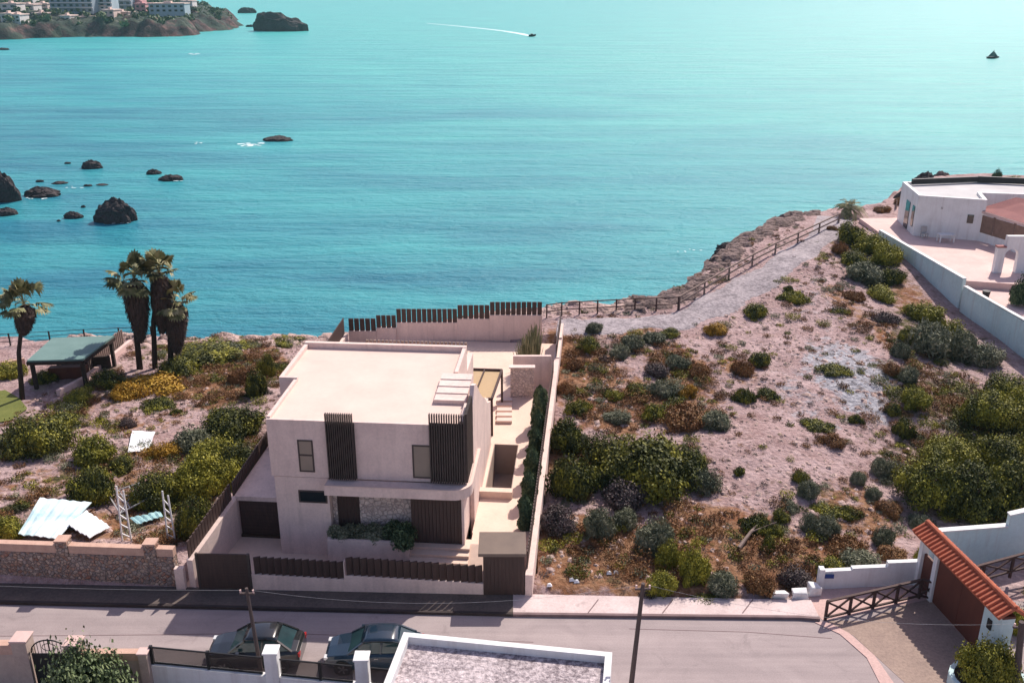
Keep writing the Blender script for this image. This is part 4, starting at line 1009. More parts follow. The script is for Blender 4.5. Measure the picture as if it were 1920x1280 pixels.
# cliff outcrops along the shore path
for i,(a,b,c,d,l) in enumerate([(1468,436,70,30,'grey rock outcrop on the cliff below the dark bush'),(1380,478,80,30,'jagged dark rock ledge beyond the sloping rail fence'),(1345,500,30,26,'pointed rock hanging over the sea beside the rail fence'),(1422,452,50,20,'brown rock between ledge and grey outcrop'),
   (1300,548,50,16,'dark rock at the bottom of the sloping rail fence'),(1735,345,40,18,'round rocks on the headland behind the white villa'),(1765,338,30,16,'boulder on the headland skyline'),(1690,382,34,20,'rock left of the white villa corner')]):
    q=P(a,b,1.0 if b>430 else 2.0); rock(a,b,c,d,l,z=q[2],mat='cliffrock' if i in(0,3,6) else 'rock',seed=40+i,name='cliff_rock')
def shore_rocks(nm,lab,xa_,xb_,mt,n_,sd_):
    rng=np.random.RandomState(sd_); V=[];F=[];b=0
    for i in range(n_):
        X=rng.uniform(xa_,xb_); Y=float(coastY(X))+rng.uniform(-2.5,3.5)
        if float(in_lot(X,Y))>-.6 or path_d(X,Y)<2: continue
        s=rng.uniform(.15,.6)*(1.6 if rng.rand()<.1 else 1); q=np.array([(-1,-1,-.5),(1,-.8,-.5),(1,1,-.5),(-.8,1,-.5),(-.5,-.6,.5),(.6,-.4,.6),(.4,.6,.5),(-.4,.5,.65)])*s*(.6+.8*rng.rand(8,3))*np.array([1.3,.9,.6])
        V.append(q+np.array([X,Y,GZ(X,Y)+.05])); F.append(np.array([(4,5,6,7),(0,1,5,4),(1,2,6,5),(2,3,7,6),(3,0,4,7)])+b); b+=8
    tag(link(bpy.data.objects.new(nm,npmesh(nm,np.concatenate(V),np.concatenate(F),mt,False))),lab,'rocks',kind='stuff')
shore_rocks('shore_rocks','broken pale pink rocks along the left cliff edge',-38,10,'pinkrock',420,77)
shore_rocks('cliff_rocks','broken dark brown rocks below the sloping rail fence',9,42,'cliffrock',700,78)

# ---------------------------------------------------------------- foam, boats
def foam(pts_px,name,label,seed):
    rng=np.random.RandomState(seed); m=MB()
    for px,py,w_,h_ in pts_px:
        c=P(px,py,SEA+.03); k=m_per_px(c); v=(py-640)/FPX; ry=h_*k/2/math.sin(PITCH+math.atan(v)); rx=w_*k/2; n=14
        m.add([(c[0]+rx*math.cos(2*PI*i/n)*rng.uniform(.5,1.1),c[1]+ry*math.sin(2*PI*i/n)*rng.uniform(.5,1.1),SEA+.03+.002*len(m.v)/n) for i in range(n)],[tuple(range(n))])
    m.build(name,'foam',origin=(0,0,SEA),label=label,cat='foam',kind='stuff')
fr=random.Random(3)
foam([(470+fr.gauss(0,11),272+fr.gauss(0,1.6),fr.uniform(4,16),fr.uniform(.8,2.2)) for i in range(22)]+[(375+fr.gauss(0,8),268+fr.gauss(0,.8),fr.uniform(3,8),.9) for i in range(5)]+[(372+fr.gauss(0,9),101.5+fr.gauss(0,.4),fr.uniform(6,14),.9) for i in range(6)]
 +[(140+fr.gauss(0,10),352+fr.gauss(0,1),fr.uniform(4,10),1) for i in range(5)]+[(75+fr.gauss(0,16),372+fr.gauss(0,1),fr.uniform(4,12),1.2) for i in range(6)]+[(220+fr.gauss(0,22),418+fr.gauss(0,1),fr.uniform(4,12),1.2) for i in range(6)]
 +[(1290+fr.gauss(0,10),470+fr.gauss(0,2),fr.uniform(3,7),1.2) for i in range(6)]+[(335+fr.gauss(0,8),340,fr.uniform(4,8),1) for i in range(4)],'sea_foam','white foam where the swell breaks over shallow rocks',5)
wk=MB(); wp=[(997,68,.5),(985,65.5,1.6),(965,61.8,1.1),(940,58,.7),(900,53.5,.5),(860,49.5,.4),(800,44,.2)]
for (a,b,h0),(c_,d_,h1) in zip(wp[:-1],wp[1:]):
    q=[P(a,b-h0,SEA+.04),P(a,b+h0,SEA+.04),P(c_,d_+h1,SEA+.04),P(c_,d_-h1,SEA+.04)]; wk.add(q,[(0,1,2,3)])
wk.build('boat_wake','foam',origin=(0,0,SEA),label='long thin white wake behind the speeding motorboat',cat='wake',kind='stuff')
c=P(998,69,SEA+.05); bt=thing('motorboat','small dark motorboat speeding with a white wake far out','boat',c)
k=m_per_px(c)
m=MB(); L=2.6; sec=[(-L,1.1,0,1.3),(-L*.3,1.3,0,1.3),(L*.5,1.0,.1,1.5),(L,.05,.5,1.8)]
vs=[];fs=[]
for (x_,hw,zb,zt) in sec: vs+=[(c[0]+x_,c[1]-hw,c[2]+zt),(c[0]+x_,c[1]-hw*.5,c[2]+zb),(c[0]+x_,c[1]+hw*.5,c[2]+zb),(c[0]+x_,c[1]+hw,c[2]+zt)]
for i in range(3):
    for j in range(4): fs.append((i*4+j,i*4+(j+1)%4,(i+1)*4+(j+1)%4,(i+1)*4+j))
fs.append((0,1,2,3)); m.add(vs,fs); m.build('hull','darkmetal',bt)
m=MB(); m.box(c[0]-1.3,c[0]+.5,c[1]-.8,c[1]+.8,c[2]+1.3,c[2]+2.0); m.build('cabin','glassdark',bt,bevel=.2)
c=P(1861,110,SEA+.05); sb_=thing('sailboat','small dark sailing boat alone near the right edge of the sea','boat',c)
m=MB(); vs=[];fs=[]
for (x_,hw,zb,zt) in [(-3.2,.6,0,1.0),(-1,1.0,-.1,.9),(1.4,.9,0,1.0),(3.4,.05,.4,1.2)]: vs+=[(c[0]+x_,c[1]-hw,c[2]+zt),(c[0]+x_,c[1]-hw*.4,c[2]+zb),(c[0]+x_,c[1]+hw*.4,c[2]+zb),(c[0]+x_,c[1]+hw,c[2]+zt)]
for i in range(3):
    for j in range(4): fs.append((i*4+j,i*4+(j+1)%4,(i+1)*4+(j+1)%4,(i+1)*4+j))
fs.append((0,1,2,3)); m.add(vs,fs); m.build('hull','darkmetal',sb_)
m=MB(); m.tube([(c[0]+.2,c[1],c[2]),(c[0]+.2,c[1],c[2]+4.4)],.09,6); m.build('mast','darkmetal',sb_)
M['sail']=mk('dark_green_sail',(.03,.11,.10),(.02,.08,.08),1,.8,0)
m=MB(); m.prism([(c[0]+.1,c[1]-.03),(c[0]+.1,c[1]+.03),(c[0]-2.4,c[1]+.06),(c[0]-2.4,c[1])],c[2]+1.0,[c[2]+4.1,c[2]+4.1,c[2]+1.4,c[2]+1.4]); m.prism([(c[0]+.35,c[1]-.03),(c[0]+2.6,c[1]),(c[0]+2.6,c[1]+.06),(c[0]+.35,c[1]+.03)],c[2]+1.0,[c[2]+3.6,c[2]+1.2,c[2]+1.2,c[2]+3.6]); m.build('sail','sail',sb_)

# ---------------------------------------------------------------- far headland
hp=[P(a,b,SEA)[:2] for a,b in ((-260,84),(-60,79),(0,76),(80,73),(150,71),(230,71),(300,71),(345,70),(392,66),(378,61),(420,58),(452,55),(468,50),(462,43),(440,36),(420,28))]
hp+=[P(395,18,SEA)[:2],P(372,8,SEA)[:2],(P(345,2,SEA)[0],1500),(-900,1600)]
hp=np.array(hp)
hx=np.arange(-620,-150,2.4); hy=np.concatenate([np.arange(560,900,2.2),np.arange(900,1600,9)])
HX,HY=np.meshgrid(hx,hy)
def sdf(X,Y):
    d=np.full(X.shape,1e9); ins=np.zeros(X.shape,bool); n=len(hp)
    for i in range(n):
        a=hp[i];b=hp[(i+1)%n]; ab=b-a; t=np.clip(((X-a[0])*ab[0]+(Y-a[1])*ab[1])/(ab@ab),0,1); d=np.minimum(d,np.hypot(X-a[0]-ab[0]*t,Y-a[1]-ab[1]*t))
        c_=((a[1]>Y)!=(b[1]>Y))&(X<(b[0]-a[0])*(Y-a[1])/(b[1]-a[1]+1e-9)+a[0]); ins^=c_
    return np.where(ins,d,-d)
def headz(X,Y):
    D=sdf(np.atleast_1d(X),np.atleast_1d(Y)); D=D+(fbm(X*.045,Y*.045,4)-.5)*26
    tip=sst(-205,-260,X)
    z=SEA-3+ (3+ (4+5.5*tip))*sst(0,22,D)+ (1+3.5*tip)*sst(20,90,D)+(fbm(X*.08,Y*.08,4)-.5)*11*sst(0,12,D)+(fbm(X*.25,Y*.25,4)-.5)*5.0*sst(0,8,D)
    return z
HZ=headz(HX,HY)
def head_mat():
    m,n,b=newmat('headland_rock_scrub'); v=coords(n)
    ge=n.nodes.new('ShaderNodeNewGeometry'); sp_=n.nodes.new('ShaderNodeSeparateXYZ'); n.links.new(ge.outputs['Normal'],sp_.inputs[0])
    f=noise(n,v,.09,6,.7); rk_=ramp(n,f,[(.40,(.015,.010,.014)),(.54,(.075,.036,.036)),(.7,(.25,.13,.11))]); gr=ramp(n,noise(n,v,.12,5,.7),[(.35,(.015,.025,.022)),(.6,(.045,.06,.04)),(.74,(.16,.13,.10))])
    s=math_(n,'ADD',sp_.outputs['Z'],math_(n,'MULTIPLY',math_(n,'SUBTRACT',noise(n,v,.05,4),.5),1.6)); col=mix(n,ramp(n,s,[(.72,(0,0,0)),(.88,(1,1,1))]),rk_,gr)
    n.links.new(col,b.inputs['Base Color']); b.inputs['Roughness'].default_value=.95; bump(n,b,f,.8,3); return m
M['head']=head_mat()
hi=np.arange(HX.size).reshape(HX.shape); F=np.stack([hi[:-1,:-1],hi[:-1,1:],hi[1:,1:],hi[1:,:-1]],-1).reshape(-1,4)
o=link(bpy.data.objects.new('headland',npmesh('headland',np.stack([HX,HY,HZ],-1).reshape(-1,3),F,'head'))); tag(o,kind='structure')
def hz(X,Y): return float(headz(np.array([X]),np.array([Y]))[0])
M['bw1']=mk('far_white_render',(.74,.70,.68),None,.05,.9,0); M['bw2']=mk('far_pink_render',(.62,.33,.34),None,.05,.9,0); M['bw3']=mk('far_grey_render',(.30,.36,.42),None,.05,.9,0); M['bw4']=mk('far_cream_render',(.72,.56,.50),None,.05,.9,0); M['bw5']=mk('far_blue_grey',(.42,.52,.58),None,.05,.9,0)
def far_building(px0,px1,pyt,pyb,mat,label,floors=3,dd=14,Yoff=None,name='apartment_building'):
    pxm=(px0+px1)/2; z=-3
    for _ in range(25):
        q=P(pxm,pyb,z); z=.6*z+.4*min(hz(q[0],min(q[1],1400)),8)
    q=P(pxm,pyb,z); Y=min(q[1],1350); a=PY(px0,pyt,Y);b=PY(px1,pyt,Y); zt=PY(pxm,pyt,Y)[2]; zb=min(z,PY(pxm,pyb,Y)[2])-4
    t=thing(name,label,'building',(a[0]/2+b[0]/2,Y,zb))
    m=MB(); m.box(a[0],b[0],Y,Y+dd,zb,zt); m.build('wall',mat,t)
    hgt=zt-(zb+4); fh=hgt/floors
    for i in range(floors):
        m=MB(); n=max(2,int((b[0]-a[0])/4.5)); dx=(b[0]-a[0])/n
        for j in range(n):
            m.box(a[0]+dx*(j+.28),a[0]+dx*(j+.75),Y-.25,Y-.01,zb+4+fh*i+fh*.25,zb+4+fh*i+fh*.72)
            if n<7: m.build('window','glassdark',t); m=MB()
        if n>=7: m.build('window_band','glassdark',t)
    if floors>3:
        for i in range(1,floors):
            m=MB(); m.box(a[0]-.2,b[0]+.2,Y-1.3,Y-.26,zb+4+fh*i-.15,zb+4+fh*i+.45); m.build('balcony','bw1',t)
    m=MB(); m.box(a[0]-.5,b[0]+.5,Y-.6,Y+dd+.5,zt+.01,zt+.7); m.box(a[0]*.6+b[0]*.4,a[0]*.4+b[0]*.6,Y+3,Y+7,zt+.7,zt+2.2); m.build('roof','bw4' if mat!='bw2' else 'bw2',t)
for a in [(88,168,-22,24,'bw3','long grey apartment block with balcony bands on the far headland',5),(168,206,-16,20,'bw5','narrow blue grey block right of the long grey block',5),(206,243,-14,26,'bw3','tall block with white frame left of the pink building',5),
 (240,262,-6,20,'bw2','dark pink tower like building on the far headland',3),(252,272,8,25,'bw2','small red pink house in front of the pink tower',2),(278,345,8,24,'bw5','long low blue grey building left of the headland slope',2),(338,360,3,17,'bw1','small white house at the end of the blue grey building',2),
 (283,296,14,24,'bw1','little white cube house in front of the blue grey building',1),(192,212,20,36,'bw4','cream house stepping down the headland',2),(206,240,24,32,'bw4','low pink cream house right of the stepping house',1),(176,196,12,22,'bw1','white house behind the stepping cream house',2),
 (0,30,8,24,'bw1','white villa at the top left corner of the far shore',2),(34,62,10,22,'bw1','white villa second from the left on the far shore',2),(62,88,8,20,'bw4','cream villa left of the long grey block',2),(0,20,27,46,'bw1','white cube house lowest at the left above the red cliff',2),(18,36,29,42,'bw1','white house next to the lowest cube house',2),
 (40,60,-6,8,'bw1','high white block behind the left villas',3),(112,130,31,41,'bw1','white house with terrace on the red cliff',1),(140,168,33,38,'bw4','long low pale terrace building on the cliff',1),(60,84,26,34,'bw1','low white house between the shore trees',1),(0,26,-8,8,'bw4','cream block at the upper left corner of the frame',3)]:
    far_building(*a)
# scrub and trees on the headland (reads as one mass)
def far_trees():
    rng=np.random.RandomState(15); V=[];t=[]
    n=0
    while n<900:
        X=rng.uniform(-520,-170);Y=rng.uniform(620,1250)
        if abs(X)>Y*.56: continue
        if float(sdf(np.array([X]),np.array([Y]))[0])<14: continue
        s=rng.uniform(1.3,3.4); k=40; d=rng.normal(size=(k,3)); d/=np.linalg.norm(d,axis=1,keepdims=True); c=d*s*np.array([1.2,1.2,.8])*(.6+.4*rng.rand(k,1))+np.array([X,Y,hz(X,Y)+s*.5])
        V.append(quads(c,d+rng.normal(size=(k,3))*.4,np.full(k,s*.45),rng,.7)); t.append(np.full(k,rng.rand()*.6)+rng.rand(k)*.3); n+=1
    tag(link(bpy.data.objects.new('headland_scrub',leafobj_mesh('headland_scrub',np.concatenate(V),'leafE',np.concatenate(t)))),'dark green scrub and trees covering the far headland','scrub',kind='stuff')
far_trees()

# ---------------------------------------------------------------- left lot: stone wall, debris, pavilion
swl=thing('stone_wall','reddish rubble stone street wall with tan brick top left of the villa gate','wall',(-24,38,.0))
A_=Vector((-36,38.78)); B_=Vector((-15.75,37.56))
def wl_x(px,Yg=38): 
    X=PY(px,1060,Yg)[0]; t=(X-A_.x)/(B_.x-A_.x); q=A_+(B_-A_)*t; return q
seg_wall('wall',swl,A_,B_,-.1,1.72,1.72,.42,'stonewall',.2)
PX=[-90,125,292]
ed=[A_]+[wl_x(p) for p in PX]+[B_]
for a,b in zip(ed[:-1],ed[1:]):
    d=(b-a).normalized(); seg_wall('brick_top',swl,a+d*.28,b-d*.28 if b is not B_ else b,1.722,2.14,2.14,.34,'brickcap',.2)
for p in ed[1:-1]:
    m=MB(); m.box(p.x-.27,p.x+.27,p.y-.05,p.y+.47,1.60,2.36); pi_=m.build('pillar','stonewall',swl); m=MB(); m.box(p.x-.3,p.x+.3,p.y-.08,p.y+.5,2.36,2.44); m.build('pillar_cap','brickcap',pi_)
def sheet(corners,th,mat,name,label,cat='panel',ridges=0):
    m=MB(); n=Vector(corners[1])-Vector(corners[0]); k=Vector(corners[3])-Vector(corners[0]); nn=n.cross(k).normalized(); nn=nn if nn.z>0 else -nn
    N=14; vs=[];fs=[]
    for i in range(N+1):
        for j in range(N+1):
            a=Vector(corners[0]).lerp(Vector(corners[1]),i/N); b=Vector(corners[3]).lerp(Vector(corners[2]),i/N); p=a.lerp(b,j/N)+nn*((.035*math.sin(i*2.2) if ridges else 0)+.10*float(fbm(i*.3+corners[0][0],j*.3,2))); vs.append(tuple(p))
    b0=len(vs); vs+=[(x-nn.x*th,y-nn.y*th,z-nn.z*th) for x,y,z in vs]
    for i in range(N):
        for j in range(N):
            a=i*(N+1)+j; f=(a,a+N+1,a+N+2,a+1); fs.append(f); fs.append(tuple(b0+q for q in f[::-1]))
    edge=[i*(N+1) for i in range(N+1)]+[N*(N+1)+j for j in range(1,N+1)]+[i*(N+1)+N for i in range(N-1,-1,-1)]+[j for j in range(N-1,0,-1)]
    for a,b in zip(edge,edge[1:]+edge[:1]): fs.append((a,b,b0+b,b0+a))
    m.add(vs,fs); return m.build(name,mat,label=label,cat=cat)
def gp(px,py,dz): q=G(px,py); return P(px,py,q[2]+dz)
M['sheet2']=mk('white_aqua_sheet',(.85,.9,.92),(.30,.52,.56),.55,.6,.1)
sheet([gp(75,934,.9),gp(172,942,.75),gp(108,1010,.35),gp(34,1002,.45)],.05,'sheet2','discarded_sheet','large white and aqua sheet dumped behind the stone wall',ridges=1)
sheet([gp(160,956,.5),gp(206,988,.3),gp(168,1009,.3),gp(128,984,.6)],.05,'whitebright','discarded_sheet','smaller white sheet overlapping the right side of the large aqua sheet',ridges=1)
sheet([gp(248,808,.3),gp(291,810,.35),gp(278,846,.15),gp(240,848,.2)],.05,'whitebright','white_board','white rectangular panel lying on the slope above the sheets','board')
sheet([gp(243,972,.2),gp(300,958,.3),gp(306,968,.25),gp(258,984,.2)],.04,'sheet','discarded_sheet','crumpled aqua strip lying between the two ladder frames',ridges=1)
def ladder(pxb,pyb,pxt,pyt,wpx,label):
    b=G(pxb,pyb); k=m_per_px(b); top=PY(pxt,pyt,b[1]+.25); wd=wpx*k
    t=thing('ladder_frame',label,'ladder',b); 
    L=[(b[0]-wd/2,b[1],b[2]-.1),(top[0]-wd*.4,top[1],top[2])]; R_=[(b[0]+wd/2,b[1],b[2]-.1),(top[0]+wd*.25,top[1],top[2]-.25)]
    for q in (L,R_):
        m=MB(); m.bar(q[0],q[1],.065,.065); m.build('rail','white',t)
    for i in range(1,6):
        f=i/6; a=Vector(L[0]).lerp(Vector(L[1]),f); c=Vector(R_[0]).lerp(Vector(R_[1]),f-.06); m=MB(); m.bar(a,c,.05,.05); m.build('rung','white',t)
ladder(238,1014,225,911,17,'left white metal ladder frame standing behind the stone wall')
ladder(322,1014,310,920,14,'right white metal ladder frame standing behind the stone wall')
fr_=thing('metal_frame','collapsed rusty lattice frame lying left of the green shrubs behind the stone wall','frame',gp(240,940,0))
q=[gp(202,925,.5),gp(262,905,.9),gp(282,932,.7),gp(225,962,.35)]
m=MB()
for a,b in zip(q,q[1:]+q[:1]): m.bar(a,b,.06,.06)
m.bar(q[0],q[2],.05,.05); m.bar(q[1],q[3],.05,.05)
for f in (.33,.66): m.bar(Vector(q[0]).lerp(Vector(q[1]),f),Vector(q[3]).lerp(Vector(q[2]),f),.05,.05)
for c in q: m.bar(c,(c[0],c[1],c[2]-.9),.05,.05)
m.build('lattice','iron',fr_)
# pavilion
g0=G(62,738); zr=g0[2]+2.35
pv=thing('pavilion','open dark pavilion with flat green grey roof near the cliff','pavilion',g0)
rc=[P(50,676,zr),P(155,673,zr),P(214,629,zr+.12),P(98,633,zr+.12)]
m=MB(); m.prism([c[:2] for c in rc],[c[2]-.12 for c in rc],[c[2] for c in rc]); m.build('roof','canopy',pv)
m=MB()
for a,b in zip(rc,rc[1:]+rc[:1]): m.bar((a[0],a[1],a[2]-.24),(b[0],b[1],b[2]-.24),.16,.22)
m.build('beam','trunkdark',pv)
ctr=np.mean([c[:2] for c in rc],axis=0)
for i,c in enumerate(rc):
    x_,y_=(np.array(c[:2])*.9+ctr*.1); m=MB(); m.box(x_-.12,x_+.12,y_-.12,y_+.12,g0[2]-1.4,zr-.2); m.build('post','trunkdark',pv)
ax=(np.array(rc[0])*.85+np.array(rc[3])*.15)[:2]; bx=(np.array(rc[1])*.85+np.array(rc[2])*.15)[:2]
m=MB(); m.prism([(ax[0]+.4,ax[1]+1.2),(bx[0]-1.0,bx[1]+1.2),(bx[0]-1.0,bx[1]+1.8),(ax[0]+.4,ax[1]+1.8)],g0[2]-1,g0[2]+.95); m.build('counter','rustdoor',pv)
m=MB(); cx=(rc[2][0]+rc[3][0])/2; m.prism([(rc[3][0]+.6,rc[3][1]-.6),(rc[2][0]-.4,rc[2][1]-.6),(rc[2][0]-.4,rc[2][1]-.4),(rc[3][0]+.6,rc[3][1]-.4)],g0[2]-1.4,g0[2]+1.0); m.build('back_screen','trunkdark',pv)
fl=MB(); fl.prism([(c[0]*1.08-ctr[0]*.08,c[1]*1.08-ctr[1]*.08) for c in rc],g0[2]-2,g0[2]+.03); fl.build('pavilion_floor','driveway',kind='structure')
# light low wall along the pavilion ramp
def low_wall(pxs,name,mat,label,hgt,th,cat='wall',dz=0):
    pts=[G(a,b) for a,b in pxs]; m=MB()
    for a,b in zip(pts[:-1],pts[1:]):
        A=Vector(a[:2]);B=Vector(b[:2]);n=(B-A).normalized(); n=Vector((-n.y,n.x))*th/2
        m.prism([tuple(A-n),tuple(B-n),tuple(B+n),tuple(A+n)],[a[2]-1,b[2]-1,b[2]-1,a[2]-1],[a[2]+hgt,b[2]+hgt,b[2]+hgt,a[2]+hgt])
    return m.build(name,mat,label=label,cat=cat)
low_wall([(110,742),(160,716),(205,680),(246,646)],'ramp_wall','tiles','pale low wall running seaward beside the pavilion',.45,.3)
low_wall([(-60,700),(20,690),(48,684)],'garden_wall','brickcap','low orange brick garden wall at the left edge behind the single palm',.6,.25)
g1=G(190,668); 
m=MB(); a=Vector(G(168,700)); b=Vector(G(232,650))
for i in range(20):
    c=a.lerp(b,i/19); m.box(c.x-.05,c.x+.05,c.y-.08,c.y+.08,c.z-.3,c.z+1.5)
m.build('slat_fence','oldwood',label='row of brown upright slats right of the pavilion',cat='fence')
lw_=MB(); vs=[];fs=[]
lp=[(-120,750),(10,733),(36,748),(52,768),(20,790),(-120,815)]
gl=[G(a,b) for a,b in lp]; N=len(gl); c0=np.mean(gl,axis=0)
vs=[(float(c0[0]),float(c0[1]),GZ(c0[0],c0[1])+.08)]
for r_ in (.33,.66,1):
    for g_ in gl:
        x_,y_=c0[0]+(g_[0]-c0[0])*r_,c0[1]+(g_[1]-c0[1])*r_; vs.append((x_,y_,GZ(x_,y_)+.10))
for i in range(N): fs.append((0,1+i,1+(i+1)%N))
for k in range(2):
    for i in range(N): fs.append((1+k*N+i,1+(k+1)*N+i,1+(k+1)*N+(i+1)%N,1+k*N+(i+1)%N))
lw_.add(vs,fs); lw_.build('lawn','lawn',origin=(0,0,0),kind='structure')
m=MB()
for i in range(3): m.box(G(25,708)[0]-3.5,G(25,708)[0]-1.0,G(25,708)[1]+i*.9,G(25,708)[1]+i*.9+.5,G(25,708)[2]-.3,G(25,708)[2]+.35)

# ---------------------------------------------------------------- fences along the cliff
def post_fence(px_list,hgt,mat,label,rails,pw=.11,rw=.07,group=None):
    pts=[G(a,b) for a,b in px_list]; t=thing('rail_fence',label,'fence',pts[len(pts)//2],group)
    for p in pts:
        m=MB(); m.box(p[0]-pw/2,p[0]+pw/2,p[1]-pw/2,p[1]+pw/2,p[2]-.4,p[2]+hgt); m.build('post',mat,t)
    for f in rails:
        m=MB()
        for a,b in zip(pts[:-1],pts[1:]): m.bar((a[0],a[1],a[2]+hgt*f),(b[0],b[1],b[2]+hgt*f),rw,rw)
        m.build('rail',mat,t)
post_fence([(1025,596),(1053,592),(1086,590),(1120,588),(1155,586),(1190,584),(1230,583),(1271,581)],1.15,'railwood','dark level rail fence between the villa corner and the path bend',(.95,.45))
post_fence([(1273,580),(1320,552),(1366,524),(1410,499),(1453,477),(1495,457),(1535,438),(1572,420),(1605,402)],1.15,'oldwood','weathered sloping rail fence climbing beside the gravel path',(.95,.5),.13,.11)
post_fence([(-60,652),(20,648),(95,644),(160,640),(225,637),(285,634),(345,631),(400,630),(461,627),(522,625),(585,621),(640,612)],1.1,'darkmetal','thin dark post and wire fence along the left cliff edge',(.97,.65,.33),.1,.04)
post_fence([(1612,400),(1645,396),(1680,392)],1.0,'oldwood','short timber fence on the headland left of the white villa',(.95,.5),.1,.08)

# ---------------------------------------------------------------- white villa on the headland
M['greyroof']=mk('pale_grey_roof',(.60,.58,.57),(.48,.46,.46),.4,.9,.2)
wv=thing('white_villa','white single storey villa on the headland at the right','house',(46,91,3.05))
body=[(39.4,90.8),(45.1,88.8),(46.0,92.0),(66,88.5),(72,95),(48,98.5),(40.3,97.3)]
m=MB(); m.prism(body,0,6.75); m.build('wall','white',wv)
def ring(poly,z0,z1,th,mat,name,par,inset=0):
    m=MB(); c=np.mean(poly,axis=0); n=len(poly)
    area=sum(poly[i][0]*poly[(i+1)%n][1]-poly[(i+1)%n][0]*poly[i][1] for i in range(n)); sg=1 if area>0 else -1
    def off(d):
        out=[]
        for i in range(n):
            a=Vector(poly[i-1]);b=Vector(poly[i]);c_=Vector(poly[(i+1)%n]); d1=(b-a).normalized();d2=(c_-b).normalized(); n1=Vector((-d1.y,d1.x))*sg;n2=Vector((-d2.y,d2.x))*sg; bis=(n1+n2).normalized(); k=d/max(.3,bis.dot(n1)); out.append(tuple(b+bis*k))
        return out
    o1=off(inset); o2=off(inset+th)
    for i in range(n): m.prism([o1[i],o1[(i+1)%n],o2[(i+1)%n],o2[i]],z0,z1)
    m.build(name,mat,par); return o2
inner=ring(body,6.752,7.05,.35,'white','parapet',wv)
m=MB(); m.prism(inner,6.752,6.80); m.build('roof','greyroof',wv)
m=MB(); m.bar((41,96.6,7.22),(48.3,97.9,7.22),.3,.5); m.bar((48.3,97.9,7.2),(56,96,7.2),.3,.62); m.bar((56,96,7.24),(72,94.4,7.24),.3,.5); m.build('parapet_shade','darkmetal',wv)  # dark bars colour in the shade on the rear parapet's inner face
def wall_pt(px,py):   # on the front facade line
    a=Vector((39.4,90.8)); b=Vector((46.5,88.3)); u=(px-960)/FPX; v=(py-640)/FPX
    X_=u; Y_=cp-v*sp; d=b-a; k=(a.x*d.y-a.y*d.x)/(X_*d.y-Y_*d.x); return (X_*k,Y_*k,CAMH-k*(sp+v*cp))
fd=(Vector((46.5,88.3))-Vector((39.4,90.8))).normalized(); fn=Vector((fd.y,-fd.x))
def fquad(pxa,pya,pxb,pyb,mat,name,th=.05,off=.003,par=None):
    A=wall_pt(pxa,pyb);B=wall_pt(pxb,pyb);z1=wall_pt(pxa,pya)[2]; n=fn*off; n2=fn*(off+th)
    m=MB(); m.prism([(A[0]+n2.x,A[1]+n2.y),(B[0]+n2.x,B[1]+n2.y),(B[0]+n.x,B[1]+n.y),(A[0]+n.x,A[1]+n.y)],A[2],z1); return m.build(name,mat,par or wv)
w1=fquad(1812,402,1824,418,'glassdark','window'); 
m=MB(); m.box(39.36,39.42,91.6,92.5,3.4,5.6); m.box(39.5,39.56,94.2,95.6,3.1,5.6); 
for i,(a,b,z0,z1) in enumerate([(91.4,92.2,3.8,5.8),(93.2,94.6,3.1,5.8)]):
    xa=39.4+.9*(a-90.8)/6.5; xb=39.4+.9*(b-90.8)/6.5; m=MB(); m.prism([(xa-.06,a),(xb-.06,b),(xb-.003,b),(xa-.003,a)],z0,z1); m.build('side_window','glassdark',wv)
fquad(1764,388,1768,392,'iron','wall_lamp')
# porch with red roof
po=thing('porch','porch with faded red sloping roof and woven brown blinds on the white villa','porch',(49,85.5,3.05))
r1,r2,r3,r4=P(1832,392,6.0),P(1905,370,7.15),P(2010,388,7.1),P(1990,440,5.8)
m=MB(); m.prism([r1[:2],r4[:2],r3[:2],r2[:2]],[r1[2]-.15,r4[2]-.15,r3[2]-.15,r2[2]-.15],[r1[2],r4[2],r3[2],r2[2]]); rp=m.build('roof','redroof',po)
m=MB(); m.bar((r1[0],r1[1],r1[2]-.12),(r4[0],r4[1],r4[2]-.12),.12,.2); m.build('eave_beam','tiles',po)
d=(Vector(r4[:2])-Vector(r1[:2])); M['blind2']=mk('woven_blind',(.26,.17,.13),(.2,.13,.1),3,.9,.2)
for i in range(4):
    a=Vector(r1[:2])+d*(i*.25+.01); b=Vector(r1[:2])+d*(i*.25+.235); m=MB(); m.prism([(a.x,a.y+.1),(b.x,b.y+.1),(b.x,b.y+.18),(a.x,a.y+.18)],3.9,5.55); m.build('blind','blind2',po)
    m=MB(); m.prism([(a.x-.02,a.y+.05),(b.x+.15,b.y+.05),(b.x+.15,b.y+.25),(a.x-.02,a.y+.25)],3.0,3.88); m.build('low_wall','white',po)
    m=MB(); m.box(b.x+.02,b.x+.14,b.y,b.y+.25,3.88,5.62); m.build('post','oldwood',po)
# courtyard, step, retaining wall
cy_=MB(); cy_.prism([(36.55,91.4),(37.62,76.2),(62,70),(75,99),(36.6,98)],-1,3.05); cy_.build('courtyard','tiles',kind='structure')
cy2=MB(); cy2.prism([(37.62,76.19),(38.5,66.6),(62,60),(62,69.9)],-1,2.45); cy2.build('lower_courtyard','tiles',kind='structure')
rt=thing('retaining_wall','long white aqua retaining wall below the villa courtyard on the right','wall',(37.3,80,1))
w0=P(1648,431,3.42)[:2]; w1_=P(1806,522,3.42)[:2]; w2=P(1807,536,2.95)[:2]; w3=P(1960,626,2.75)[:2]
def wseg(a,b,z0,za,zb,th,mat,name,par):
    A=Vector(a);B=Vector(b);n=(B-A).normalized(); n=Vector((-n.y,n.x))*th
    if n.x<0: n=-n
    m=MB(); m.prism([tuple(A),tuple(B),tuple(B+n),tuple(A+n)],z0,[za,zb,zb,za]); return m.build(name,mat,par)
